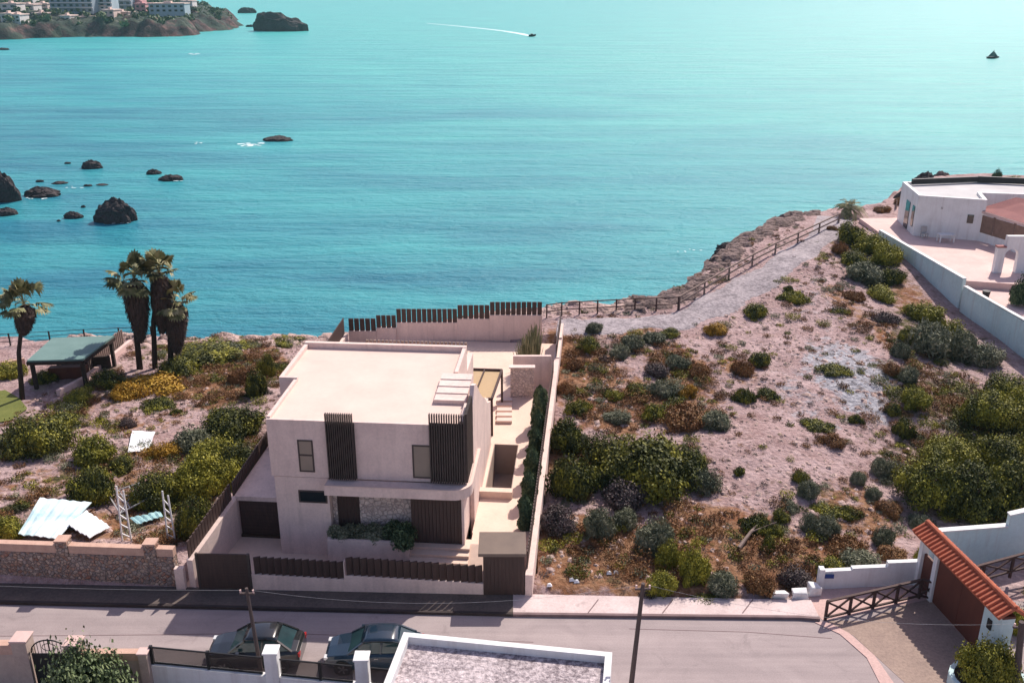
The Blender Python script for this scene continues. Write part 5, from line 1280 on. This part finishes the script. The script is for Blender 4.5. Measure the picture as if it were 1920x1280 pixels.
wseg(w0,w1_,-1.5,3.38,3.38,.3,'aquawall','wall',rt); wseg(w2,w3,-1.5,2.9,2.75,.3,'aquawall','wall',rt)
wseg((w0[0]-.03,w0[1]),(w1_[0]-.03,w1_[1]),3.382,3.45,3.45,.36,'white','coping',rt); wseg((w2[0]-.03,w2[1]),(w3[0]-.03,w3[1]),2.902,2.97,2.82,.36,'white','coping',rt)
# arch wall, table, chair, plant in courtyard
ar=thing('arch_wall','white garden arch wall with red coping in front of the porch','wall',(43.5,77,3))
a0=P(1866,512,3.05); X0,Y0=a0[0],a0[1]
N=12; ow=1.15; xs_=X0+.55
m=MB(); m.box(X0-.15,xs_,Y0,Y0+.45,2.4,5.3)
ap=[]
for i in range(N+1):
    t=PI*i/N; ap.append((xs_+ow/2-ow/2*math.cos(t),4.6+ow/2*math.sin(t)))
for (xa,za),(xb,zb) in zip(ap[:-1],ap[1:]): m.add([(xa,Y0,za),(xb,Y0,zb),(xb,Y0,6.3),(xa,Y0,6.3),(xa,Y0+.45,za),(xb,Y0+.45,zb),(xb,Y0+.45,6.3),(xa,Y0+.45,6.3)],[(0,1,2,3),(7,6,5,4),(0,4,5,1),(3,2,6,7),(0,3,7,4),(1,5,6,2)])
m.box(xs_+ow,xs_+ow+4,Y0,Y0+.45,2.4,6.3); m.build('wall','white',ar); m=MB(); m.box(X0-.2,xs_-.002,Y0-.05,Y0+.5,5.302,5.42); m.build('coping','redroof',ar)
def table(p,label):
    t=thing('table',label,'table',p); m=MB(); m.box(p[0]-.75,p[0]+.75,p[1]-.45,p[1]+.45,p[2]+.70,p[2]+.76); m.build('tabletop','white',t,bevel=.01)
    for sx in (-.65,.65):
        for sy in (-.35,.35): m=MB(); m.box(p[0]+sx-.05,p[0]+sx+.05,p[1]+sy-.05,p[1]+sy+.05,p[2],p[2]+.70); m.build('leg','white',t)
table(P(1772,453,3.06),'white garden table in the shade of the white villa wall')
def chair(p,label):
    t=thing('garden_chair',label,'chair',p); m=MB(); m.box(p[0]-.28,p[0]+.28,p[1]-.28,p[1]+.28,p[2]+.42,p[2]+.48); m.build('seat','iron',t)
    m=MB(); m.box(p[0]-.28,p[0]+.28,p[1]+.24,p[1]+.30,p[2]+.50,p[2]+1.1); m.build('backrest','iron',t)
    for sx in (-.24,.24):
        for sy in (-.24,.24): m=MB(); m.box(p[0]+sx-.03,p[0]+sx+.03,p[1]+sy-.03,p[1]+sy+.03,p[2],p[2]+.42); m.build('leg','iron',t)
chair(P(1813,448,3.06),'grey garden chair under the small window of the white villa')
chair(P(1732,446,3.06),'grey garden chair left of the white table by the villa corner')
m=MB(); p=P(1848,556,2.46); m.tube([p,(p[0],p[1],p[2]+.5)],[.25,.32],12); m.build('plant_pot','darkmetal',label='dark pot alone on the lower courtyard',cat='pot')
# dark tree at the right edge in front of the courtyard
c=P(1912,600,1.2); t=thing('tree','dark slender tree at the right edge against the white courtyard','tree',c)
m=MB(); m.tube([(c[0],c[1],c[2]-1),(c[0]+.2,c[1],c[2]+1.6),(c[0]+.1,c[1],c[2]+3)],[.12,.09,.05]); m.tube([(c[0]+.1,c[1],c[2]+1.2),(c[0]-.6,c[1],c[2]+2.4)],[.06,.03],6); m.tube([(c[0]+.1,c[1],c[2]+1.4),(c[0]+.9,c[1]+.2,c[2]+2.6)],[.06,.03],6); m.build('trunk','bark',t)
o=link(bpy.data.objects.new('crown',proto('E','mid',1))); o.parent=t; o.location=(.1,0,1.5); o.scale=(1.1,1.1,3.4)
# headland shrubs behind the villa
for i,(a,b,w_,h_,kd,l) in enumerate([(1868,338,16,22,'E','tiny upright conifer on the headland skyline'),(1825,345,50,14,'A','dark scrub behind the white villa roof'),(1785,350,36,14,'B','grey scrub behind the left end of the villa roof'),(1900,345,40,18,'A','dark scrub on the skyline at the right edge'),(1705,362,30,22,'A','dark bush against the back corner of the white villa'),(1690,384,24,18,'D','brown bush left of the white villa'),(1655,398,30,16,'D','brown scrub beside the short headland fence'),(1560,432,20,12,'D','small brown scrub at the path end')]):
    q=P(a,b,2.7); 
    if q[1]>coastY(q[0])-1: q=(q[0],float(coastY(q[0]))-1.5,2.6)
    q=(q[0],q[1],GZ(q[0],q[1])); shrub(a,b,w_,h_,kd,'mid',l,p=q)

# ---------------------------------------------------------------- gate, ramp and walls at the lower right
tg=thing('tiled_gate','tall rust brown gate under a long orange tiled roof at the lower right','gate',(19.8,35,0))
g0_=Vector((19.25,38.0)); g1_=Vector((20.15,31.6)); gd=(g1_-g0_).normalized(); gn=Vector((gd.y,-gd.x))   # gn points left (towards -x)
if gn.x>0: gn=-gn
def gpt(s,o_): q=g0_+gd*s+gn*o_; return (q.x,q.y)
LG=(g1_-g0_).length
m=MB(); zr_,ze=3.32,2.92
for (o1,zz1,o2,zz2) in ((0,zr_,.62,ze),(0,zr_,-.5,ze+.06)):
    a,b,c_,d_=gpt(0,o1),gpt(LG,o1),gpt(LG,o2),gpt(0,o2); m.prism([a,b,c_,d_],[zz1-.08,zz1-.08,zz2-.08,zz2-.08],[zz1,zz1,zz2,zz2])
n=26
for i in range(n+1):
    s=LG*i/n; 
    for o2 in (.66,-.54): a=gpt(s,0);b=gpt(s,o2); m.tube([(a[0],a[1],zr_+.01),(b[0],b[1],ze+.02)],[.075,.085],6)
m.build('tile_roof','terracotta',tg)
m=MB(); 
for i in range(20): a=gpt(LG*i/20-.02,0);b=gpt(LG*(i+1)/20+.02,0); m.tube([(a[0],a[1],zr_+.06),(b[0],b[1],zr_+.06)],[.12,.10],8)
m.build('ridge_tiles','terracotta',tg)
m=MB(); m.prism([gpt(.15,.3),gpt(LG-.15,.3),gpt(LG-.15,-.25),gpt(.15,-.25)],ze-.22,ze-.1); m.build('lintel','rustdoor',tg)
for a,b in ((1.5,3.3),(3.32,5.1)):
    m=MB(); m.prism([gpt(a,.1),gpt(b,.1),gpt(b,0),gpt(a,0)],.06,ze-.23)
    m.build('door','rustdoor',tg)
m=MB(); m.prism([gpt(1.2,.2),gpt(1.48,.2),gpt(1.48,-.15),gpt(1.2,-.15)],-.1,ze-.23); m.build('white_post','white',tg)
m=MB(); m.prism([gpt(5.12,.28),gpt(6.25,.28),gpt(6.25,-.3),gpt(5.12,-.3)],-.3,ze-.23); m.build('pillar','aquawall',tg)
m=MB(); m.prism([gpt(5.5,.285),gpt(5.75,.285),gpt(5.75,.34),gpt(5.5,.34)],1.75,2.2); m.build('wall_lamp','darkmetal',tg)
m=MB(); m.prism([gpt(.1,.25),gpt(.35,.25),gpt(.35,-.1),gpt(.1,-.1)],-.1,ze-.23); m.build('white_post','white',tg)
m=MB(); m.prism([gpt(.36,.1),gpt(1.19,.1),gpt(1.19,.0),gpt(.36,.0)],-.1,1.9); m.build('side_door','rustdoor',tg)
def xfence(a,b,n,z,hgt,label,z2=None):
    t=thing('crossed_rail_fence',label,'fence',(a[0],a[1],z)); z2=z if z2 is None else z2
    A=Vector((a[0],a[1],z));B=Vector((b[0],b[1],z2)); U=Vector((0,0,1))
    for i in range(n+1):
        c=A.lerp(B,i/n); m=MB(); m.bar(c-U*.2,c+U*hgt,.11,.11); m.build('post','railwood',t)
    m=MB(); m.bar(A+U*hgt,B+U*hgt,.13,.07); m.build('top_rail','railwood',t)
    m=MB(); m.bar(A+U*.14,B+U*.14,.08,.08); m.build('bottom_rail','railwood',t)
    for i in range(n):
        c=A.lerp(B,i/n);d=A.lerp(B,(i+1)/n); m=MB(); m.bar(c+U*.16,d+U*(hgt-.06),.06,.08); m.bar(d+U*.16,c+U*(hgt-.06),.06,.08); m.build('cross_brace','railwood',t)
fa=P(1547,1162,0); fb=P(1722,1121,0)
xfence(fa,fb,4,0,1.02,'dark timber railing with crossed braces along the ramp')
xfence((fb[0]+.02,fb[1]+.02),P(1752,1127,0),1,0,1.0,'single bay of dark crossed railing next to the white gate post')
xfence((20.6,37.3),(27,39.3),4,.1,1.0,'dark crossed timber railing behind the tiled gate roof',.5)
rp_=MB(); rp_.prism([(fa[0]-.1,fa[1]-.1),(19.6,fb[1]),(19.4,38.2),(13.4,37.7)],-.2,.012); rp_.build('ramp_floor','border',kind='structure')
rw_=thing('ramp_wall','low white wall with blue name plate behind the crossed timber railing','wall',(13.6,37.5,0))
xs3=[PY(q,1060,37.6)[0] for q in (1538,1600,1668,1742)]
for i,(z_) in enumerate((.98,1.08,1.3)):
    m=MB(); xa,xb=xs3[i],xs3[i+1]; ya,yb=37.5+.12*i,37.5+.12*(i+1); m.prism([(xa,ya),(xb-.002,yb),(xb-.002,yb+.25),(xa,ya+.25)],-.2,z_); m.build('wall','white',rw_)
m=MB(); m.box(xs3[0]-.02,xs3[0]+.22,37.44,37.78,-.2,1.12); m.build('end_pillar','white',rw_)
p=PY(1547,1078,37.48); m=MB(); m.box(p[0],p[0]+.42,37.46,37.495,.64,.84); m.build('name_plate','blue',rw_)
m=MB(); p=PY(1585,1082,37.4)
# loose white wall remnants left of the ramp
rb_=random.Random(8)
for i,(a,b,w_,h_,l) in enumerate([(1462,1117,34,22,'left broken white wall block lying by the pavement end'),(1498,1116,32,20,'middle broken white wall block by the pavement end'),(1524,1108,22,26,'pinkish broken wall stub against the ramp wall')]):
    c=P(a,b,.12); k=m_per_px(c); w2_=w_*k/2*.9; h_*=.8; m=MB(); j=lambda: rb_.uniform(-.13,.13)
    m.add([(c[0]-w2_+j(),c[1]-.2+j(),.0),(c[0]+w2_+j(),c[1]-.2+j(),.0),(c[0]+w2_+j(),c[1]+.2+j(),.0),(c[0]-w2_+j(),c[1]+.2+j(),.0),(c[0]-w2_+j(),c[1]-.2+j(),h_*k+j()),(c[0]+w2_+j(),c[1]-.2+j(),h_*k*.85+j()),(c[0]+w2_+j(),c[1]+.2,h_*k*.9+j()),(c[0]-w2_,c[1]+.2,h_*k+j())],[(0,3,2,1),(4,5,6,7),(0,1,5,4),(1,2,6,5),(2,3,7,6),(3,0,4,7)])
    m.build('wall_fragment','white',label=l,cat='rubble',bevel=.05)
# stepped aqua wall behind the gate
sa=thing('stepped_wall','stepped white aqua wall running right behind the tiled gate','wall',(24,39.5,0))
q1=PY(1768,995,38.9); q2=PY(1890,988,40.2); q3=PY(1960,962,41)
m=MB(); m.prism([(q1[0]-.8,38.7),(q2[0],q2[1]),(q2[0],q2[1]+.25),(q1[0]-.8,38.95)],-.5,[q1[2],q2[2],q2[2],q1[2]]); m.build('wall','aquawall',sa)
m=MB(); m.prism([(q1[0]-.8,38.66),(q2[0],q2[1]-.04),(q2[0],q2[1]+.29),(q1[0]-.8,38.99)],[q1[2]+.002,q2[2]+.002,q2[2]+.002,q1[2]+.002],[q1[2]+.07,q2[2]+.07,q2[2]+.07,q1[2]+.07]); m.build('coping','white',sa)
zs=PY(1892,967,40.2)[2]
m=MB(); m.prism([(q2[0]+.003,q2[1]),(q3[0],q3[1]),(q3[0],q3[1]+.25),(q2[0]+.003,q2[1]+.25)],-.5,zs); m.build('wall','aquawall',sa)
m=MB(); m.prism([(q2[0]-.03,q2[1]-.04),(q3[0],q3[1]-.04),(q3[0],q3[1]+.29),(q2[0]-.03,q2[1]+.29)],zs+.002,zs+.07); m.build('coping','white',sa)
# planter with shrub at bottom right
pc=P(1850,1290,0); pt=thing('planter','round aqua white planter wall in the bottom right corner','planter',(pc[0],pc[1],0))
m=MB(); N=20
for i in range(N):
    t0=2*PI*i/N; t1=2*PI*(i+1)/N; rr=1.55; r2_=1.35
    m.prism([(pc[0]+rr*math.cos(t0),pc[1]+rr*.8*math.sin(t0)),(pc[0]+rr*math.cos(t1),pc[1]+rr*.8*math.sin(t1)),(pc[0]+r2_*math.cos(t1),pc[1]+r2_*.8*math.sin(t1)),(pc[0]+r2_*math.cos(t0),pc[1]+r2_*.8*math.sin(t0))],-.2,.55)
m.build('wall','aquawall',pt); m=MB(); m.prism([(pc[0]+1.34*math.cos(2*PI*i/N),pc[1]+1.34*.8*math.sin(2*PI*i/N)) for i in range(N)],-.2,.42); m.build('soil','soilpot',pt)
shrub(1838,1275,105,92,'C','big','yellow green leafy shrub growing in the round planter at the bottom right',p=(pc[0]-.1,pc[1]+.1,.4))
for a,b,c_,w_,h_,kd,l in [(22.2,34.6,0,60,60,'C','yellow green shrub behind the near pillar of the tiled gate'),(22.8,32.6,0,60,60,'A','dark shrub at the right edge beside the tiled gate'),(24.6,36.2,0,80,60,'A','dark shrub below the timber railing right of the tiled roof')]:
    shrub(1900,1150,w_,h_,kd,'mid',l,p=(a,b,-.1))

# ---------------------------------------------------------------- near side of the street
def pillar(px,pyt,Y,w_,mat,label,cat='pillar',zb=-.2,name='gate_pillar',capm=None):
    q=PY(px,pyt,Y); t=thing(name,label,cat,(q[0],Y,0)); m=MB(); m.box(q[0]-w_/2,q[0]+w_/2,Y-w_/2,Y+w_/2,zb,q[2]-.08); m.build('shaft',mat,t)
    m=MB(); m.box(q[0]-w_/2-.05,q[0]+w_/2+.05,Y-w_/2-.05,Y+w_/2+.05,q[2]-.078,q[2]); m.build('cap',capm or mat,t,bevel=.02); return q
pA=pillar(39,1192,31.2,.6,'tanwall','tan gate pillar at the far left of the near street edge',capm='tiles')
pB=pillar(137,1200,31.0,.58,'tanwall','tan gate pillar right of the arched iron gate',capm='tiles')
pC=pillar(268,1219,30.7,.34,'tanwall','slim tan pillar at the start of the dark mesh fence',capm='tiles')
nw=thing('brick_capped_wall','tan wall with brick top at the left near edge of the street','wall',(-21,31,0))
m=MB(); m.box(-32,pA[0]-.31,31.05,31.35,-.2,1.55); m.build('wall','tanwall',nw); m=MB(); m.box(-32,pA[0]-.31,31.02,31.38,1.552,2.0); m.build('brick_top','brickcap',nw)
nw=thing('brick_capped_wall','tan wall with brick top behind the leafy bush near the street','wall',(-16,30.9,0))
m=MB(); m.box(pB[0]+.3,pC[0]-.18,30.75,31.0,-.2,1.5); m.build('wall','tanwall',nw); m=MB(); m.box(pB[0]+.3,pC[0]-.18,30.72,31.03,1.502,1.85); m.build('brick_top','brickcap',nw)
ag=thing('arched_gate','black iron gate with arched scroll top between two tan pillars','gate',(pA[0]/2+pB[0]/2,31.1,0))
xa,xb=pA[0]+.34,pB[0]-.33; xm_=(xa+xb)/2; hw=(xb-xa)/2
m=MB(); m.box(xa,xb,31.08,31.12,0,1.55); m.build('panel','darkmetal',ag)
m=MB(); pts=[(xm_-hw*math.cos(PI*i/14),31.1,1.6+.6*math.sin(PI*i/14)) for i in range(15)]; m.tube(pts,.03,6); 
for i in range(1,14): m.tube([(pts[i][0],31.1,1.55),pts[i]],.014,5)
m.tube([(xm_+.28*math.cos(2*PI*i/14),31.1,1.85+.18*math.sin(2*PI*i/14)) for i in range(15)],.016,5); m.tube([(xm_,31.1,0),(xm_,31.1,2.25)],.03,6); m.build('scroll_top','darkmetal',ag)
o=shrub(150,1290,190,110,'H','big','soft green leafy bush in the near garden at the lower left',p=(PY(152,1290,29.2)[0],29.2,-.1)); o.scale=(2.6,1.6,4.0/MZ[o.data.name])
# fence with mesh, white wall and white pillars
na=Vector((PY(280,1208,30.9)[0],30.9)); nb=Vector((PY(760,1258,29.5)[0],29.5))
nf=thing('mesh_fence','dark framed mesh fence on a white wall in front of the parked cars','fence',(na.x,na.y,0))
seg_wall('wall',nf,na,nb,-.2,1.22,1.22,.25,'white')
d=nb-na
M['mesh']=mk('smoked_mesh_panel',(.035,.022,.022),None,5,.6,0)
def meshmat():
    m,n,b=newmat('fine_dark_mesh'); b.inputs['Base Color'].default_value=(.03,.018,.018,1); b.inputs['Roughness'].default_value=.7; b.inputs['Alpha'].default_value=.52; return m
M['mesh']=meshmat()
def xat(px): 
    u=(px-960)/FPX; 
    lo=0.;hi=1.
    for _ in range(40):
        mid=(lo+hi)/2; q=na+d*mid; dd=q.y*cp+(CAMH-1.7)*sp; 
        if q.x/dd<u: lo=mid
        else: hi=mid
    return na+d*lo
stops=[284,390,494,522,600,664,692,745]
for i,pxx in enumerate((284,390,600)):
    q=xat(pxx); m=MB(); m.box(q.x-.06,q.x+.06,q.y-.06,q.y+.06,1.222,2.08); m.build('post','darkmetal',nf)
for a,b in ((284,390),(390,494),(522,600),(600,664),(692,745)):
    A=xat(a);B=xat(b); dn=(B-A).normalized(); A=A+dn*.07;B=B-dn*.07; m=MB()
    m.bar((A.x,A.y,2.02),(B.x,B.y,2.02),.05,.05); m.bar((A.x,A.y,1.27),(B.x,B.y,1.27),.05,.06); f_=m.build('panel_frame','darkmetal',nf)
    m=MB(); n_=Vector((-dn.y,dn.x))*.006; m.prism([tuple(A-n_),tuple(B-n_),tuple(B+n_),tuple(A+n_)],1.30,1.99); m.build('mesh_panel','mesh',f_)
for px_,pyt,l in ((508,1216,'white square pillar in front of the left parked car'),(678,1228,'white square pillar in front of the right parked car')):
    q=xat(px_); qq=pillar(px_,pyt,q.y,.5,'white',l,zb=-.2,name='white_pillar')
    m=MB(); m.box(qq[0]-.05,qq[0]+.05,q.y-.262,q.y-.252,1.75,1.85)
# street-side building with gravel roof
bl=thing('flat_roof_building','flat roofed white building with gravel roof at the bottom of the street','building',(0,29,0))
zt=3.0; c1=P(757,1184,zt);c2=P(1148,1222,zt); dv_=Vector((c2[0]-c1[0],c2[1]-c1[1])).normalized(); bk=Vector((dv_.y,-dv_.x))
c4=(c1[0]+bk.x*2.0,c1[1]+bk.y*2.0); c3=(c2[0]+bk.x*9,c2[1]+bk.y*9); c5=(c4[0]+dv_.x*.0,c4[1]); c6=(c1[0]+bk.x*9,c1[1]+bk.y*9)
poly=[c1[:2],c6,c3,c2[:2]]
m=MB(); m.prism(poly,-.2,zt-.4); m.build('wall','white',bl)
inn=ring(poly,zt-.398,zt,.26,'white','parapet',bl)
m=MB(); m.prism(inn,zt-.398,zt-.34); m.build('gravel_roof','gravelroof',bl)

# ---------------------------------------------------------------- cars
def car(cx_,cy_,facing,paint,label,Lc=4.0):
    t=thing('parked_car',label,'car',(cx_,cy_,0)); f=facing; W2=.86
    def X(x): return cx_+f*(x-Lc/2)
    # body loft (x from the front)
    sec=[(0,.30,.52,.62,.62),(.12,.24,.62,.74,.72),(.45,.22,.70,.84,.80),(1.0,.22,.78,.92,.86),(1.25,.22,.82,.95,.86),(2.0,.22,.86,.96,.86),(3.0,.22,.88,.98,.86),(3.55,.22,.9,1.0,.84),(Lc-.12,.26,.86,.97,.76),(Lc,.34,.7,.86,.68)]
    vs=[];fs=[]
    for (x_,zb,zs_,zt_,hw_) in sec:
        for (yy_,zz_) in ((-hw_*.92,zb),(-hw_,(zb+zs_)/2),(-hw_*.985,zs_),(-hw_*.86,zt_),(0,zt_+.03),(hw_*.86,zt_),(hw_*.985,zs_),(hw_,(zb+zs_)/2),(hw_*.92,zb)): vs.append((X(x_),cy_+yy_,zz_))
    for i in range(len(sec)-1):
        for j in range(9): fs.append((i*9+j,i*9+(j+1)%9,(i+1)*9+(j+1)%9,(i+1)*9+j))
    fs.append(tuple(range(9))); fs.append(tuple(range((len(sec)-1)*9,len(sec)*9))[::-1])
    m=MB(); m.add(vs,fs); m.build('body',paint,t,smooth=False,bevel=.02)
    # cabin glass
    lo=[(.95,.94),(Lc-.35,.99)]; hi=[(1.62,1.42),(Lc-.95,1.42)]
    b4=[(X(.98),cy_-.72,.93),(X(Lc-.3),cy_-.70,.97),(X(Lc-.3),cy_+.70,.97),(X(.98),cy_+.72,.93)]
    t4=[(X(1.65),cy_-.56,1.41),(X(Lc-.92),cy_-.55,1.40),(X(Lc-.92),cy_+.55,1.40),(X(1.65),cy_+.56,1.41)]
    m=MB(); m.add(b4+t4,[(0,1,5,4),(1,2,6,5),(2,3,7,6),(3,0,4,7)]); m.build('windows','glassgreen',t)
    m=MB(); vs=[];fs=[]; 
    for i,x_ in enumerate((1.6,1.85,2.3,2.75,Lc-.9)):
        zc=(1.415,1.46,1.49,1.475,1.41)[i]
        for yy_,dz_ in ((-.58,-.03),(-.4,.0),(0,.02),(.4,.0),(.58,-.03)): vs.append((X(x_),cy_+yy_,zc+dz_))
    for i in range(4):
        for j in range(4): fs.append((i*5+j,i*5+j+1,(i+1)*5+j+1,(i+1)*5+j))
    m.add(vs,fs); vb=len(vs); r_=m.build('roof',paint,t,smooth=True)
    sd_=r_.modifiers.new('s','SOLIDIFY'); sd_.thickness=.05
    al=b4+t4
    for a,b in ((0,4),(1,5),(2,6),(3,7)): m=MB(); m.bar(al[a],al[b],.09,.07); m.build('window_pillar',paint,t)
    for sy in (-1,1): m=MB(); m.bar((X(2.35),cy_+sy*.72,.95),(X(2.4),cy_+sy*.565,1.41),.08,.05); m.build('window_pillar',paint,t)
    for xw in (.78,Lc-.82):
        for sy in (-1,1):
            m=MB(); m.tube([(X(xw),cy_+sy*.70,.31),(X(xw),cy_+sy*.885,.31)],.31,20); w_=m.build('wheel','tyre',t)
            m=MB(); m.tube([(X(xw),cy_+sy*.88,.31),(X(xw),cy_+sy*.9,.31)],.06,8)
            for q in range(5): an=2*PI*q/5; m.bar((X(xw),cy_+sy*.892,.31),(X(xw)+.21*math.cos(an),cy_+sy*.892,.31+.21*math.sin(an)),.06,.02,up=(0,1,0))
            m.build('rim','chrome',w_)
            m=MB(); m.tube([(X(xw),cy_+sy*.80,.33),(X(xw),cy_+sy*.872,.33)],.37,20); m.build('wheel_arch','tyre',t)
    for sy in (-1,1):
        m=MB(); m.box(min(X(-.01),X(.16)),max(X(-.01),X(.16)),cy_+sy*.55-.12,cy_+sy*.55+.12,.60,.72); m.build('headlight','lens',t)
        m=MB(); m.box(min(X(Lc-.06),X(Lc+.02)),max(X(Lc-.06),X(Lc+.02)),cy_+sy*.6-.1,cy_+sy*.6+.1,.70,.88); m.build('tail_light','redlens',t)
        m=MB(); m.box(min(X(1.35),X(1.5)),max(X(1.35),X(1.5)),cy_+sy*.92-.09,cy_+sy*.92+.09,.98,1.10); m.build('mirror',paint,t)
        m=MB()
        for xh in (2.1,2.95): m.box(min(X(xh),X(xh+.16)),max(X(xh),X(xh+.16)),cy_+sy*.862-.01,cy_+sy*.862+.01,.80,.83)
        m.build('handle','chrome',t)
    m=MB(); m.box(min(X(-.02),X(.0)),max(X(-.02),X(.0)),cy_-.25,cy_+.25,.38,.48); m.build('number_plate','white',t)
car(PY(484,1235,32.6)[0],32.6,1,'paintblack','black hatchback parked on the left, behind the leaning utility pole',3.9)
car(PY(704,1240,32.5)[0],32.5,1,'paintblue','dark blue car parked right, partly behind the flat roofed building',4.0)

# ---------------------------------------------------------------- poles and wires
def pole(pt_,pb_,r,label):
    t=thing('utility_pole',label,'utility pole',(pb_[0],pb_[1],0)); m=MB(); m.tube([pb_,pt_],[r*1.15,r*.75],10); m.build('mast','polewood',t)
    m=MB(); m.bar((pt_[0]-.3,pt_[1],pt_[2]-.25),(pt_[0]+.3,pt_[1],pt_[2]-.25),.07,.07); m.build('crossarm','polewood',t)
    for s_ in (-.25,.25): m=MB(); m.tube([(pt_[0]+s_,pt_[1],pt_[2]-.22),(pt_[0]+s_,pt_[1],pt_[2]-.08)],.04,6); m.build('insulator','tiles',t)
pL=PY(462,1102,31.3); pole(pL,(PY(495,1290,31.3)[0],31.3,-.2),.085,'leaning dark utility pole in front of the black car')
pR=PY(1206,1093,30.0); pole(pR,(PY(1180,1300,30.0)[0],30.0,-.2),.10,'leaning brown utility pole right of the gravel roof')
pF=PY(1916,1165,30.5); pole(pF,(PY(1900,1320,30.5)[0],30.5,-.2),.14,'grey utility pole cut by the bottom right corner')
def wire(a,b,sag,label,r=.0045):
    m=MB(); pts=[]
    for i in range(17): f=i/16; pts.append((a[0]*(1-f)+b[0]*f,a[1]*(1-f)+b[1]*f,a[2]*(1-f)+b[2]*f-sag*4*f*(1-f))); 
    m.tube(pts,r,5); m.build('cable','iron',label=label,cat='cable')
wire((pL[0]-.25,pL[1],pL[2]-.1),(-40,34,4.4),.5,'thin cable running left from the leaning pole over the road')
wire((pL[0]+.25,pL[1],pL[2]-.1),(pR[0]-.25,pR[1],pR[2]-.1),.7,'thin cable spanning between the left and middle utility poles')
wire((pR[0]+.25,pR[1],pR[2]-.1),(pF[0]-.25,pF[1],pF[2]-.1),.6,'thin cable spanning from the middle pole to the right corner pole')
# dead branch and litter in the lot
a=G(1385,1030);b=G(1428,984); m=MB(); m.tube([(a[0],a[1],a[2]+.1),((a[0]+b[0])/2,(a[1]+b[1])/2,a[2]+.35),(b[0],b[1],b[2]+.3)],[.10,.08,.04],7); m.tube([((a[0]+b[0])/2,(a[1]+b[1])/2,a[2]+.33),(b[0]+.6,b[1]-.5,b[2]+.5)],[.05,.02],6); m.build('fallen_branch','oldwood',label='fallen pale branch lying on the lower slope of the lot',cat='branch')
for i,(a,b,l) in enumerate([(1142,1075,'left scrap of the white litter pair near the pavement'),(1155,1074,'right scrap of the white litter pair near the pavement'),(1072,1088,'white litter scrap left of the pair'),(1081,1091,'crumpled white litter just right of the single scrap'),(1030,1098,'white litter scrap nearest the side wall')]):
    q=G(a,b); s_=.13; m=MB(); m.add([(q[0]+s_*x_,q[1]+s_*y_,q[2]+.02+s_*z_) for x_,y_,z_ in ((-1,-.8,0),(1,-.9,.2),(.9,.8,0),(-.8,1,.3),(-.4,-.3,1),(.5,-.2,.8),(.3,.5,.9),(-.5,.4,.7))],[(0,3,2,1),(4,5,6,7),(0,1,5,4),(1,2,6,5),(2,3,7,6),(3,0,4,7)]); m.build('litter','whitebright',label=l,cat='litter')
# ---------------------------------------------------------------- haze: one closed box of pale air
hm=bpy.data.materials.new('haze'); hm.use_nodes=True; n=hm.node_tree; n.nodes.clear(); o_=n.nodes.new('ShaderNodeOutputMaterial'); pv_=n.nodes.new('ShaderNodeVolumePrincipled')
pv_.inputs['Color'].default_value=(.45,.9,.95,1); pv_.inputs['Density'].default_value=0.00009; pv_.inputs['Anisotropy'].default_value=.2; n.links.new(pv_.outputs[0],o_.inputs['Volume'])
M['haze']=hm
hb=MB(); hb.box(-2600,2600,-300,5200,-20.5,32); hb.build('haze','haze',origin=(0,0,0),kind='stuff')
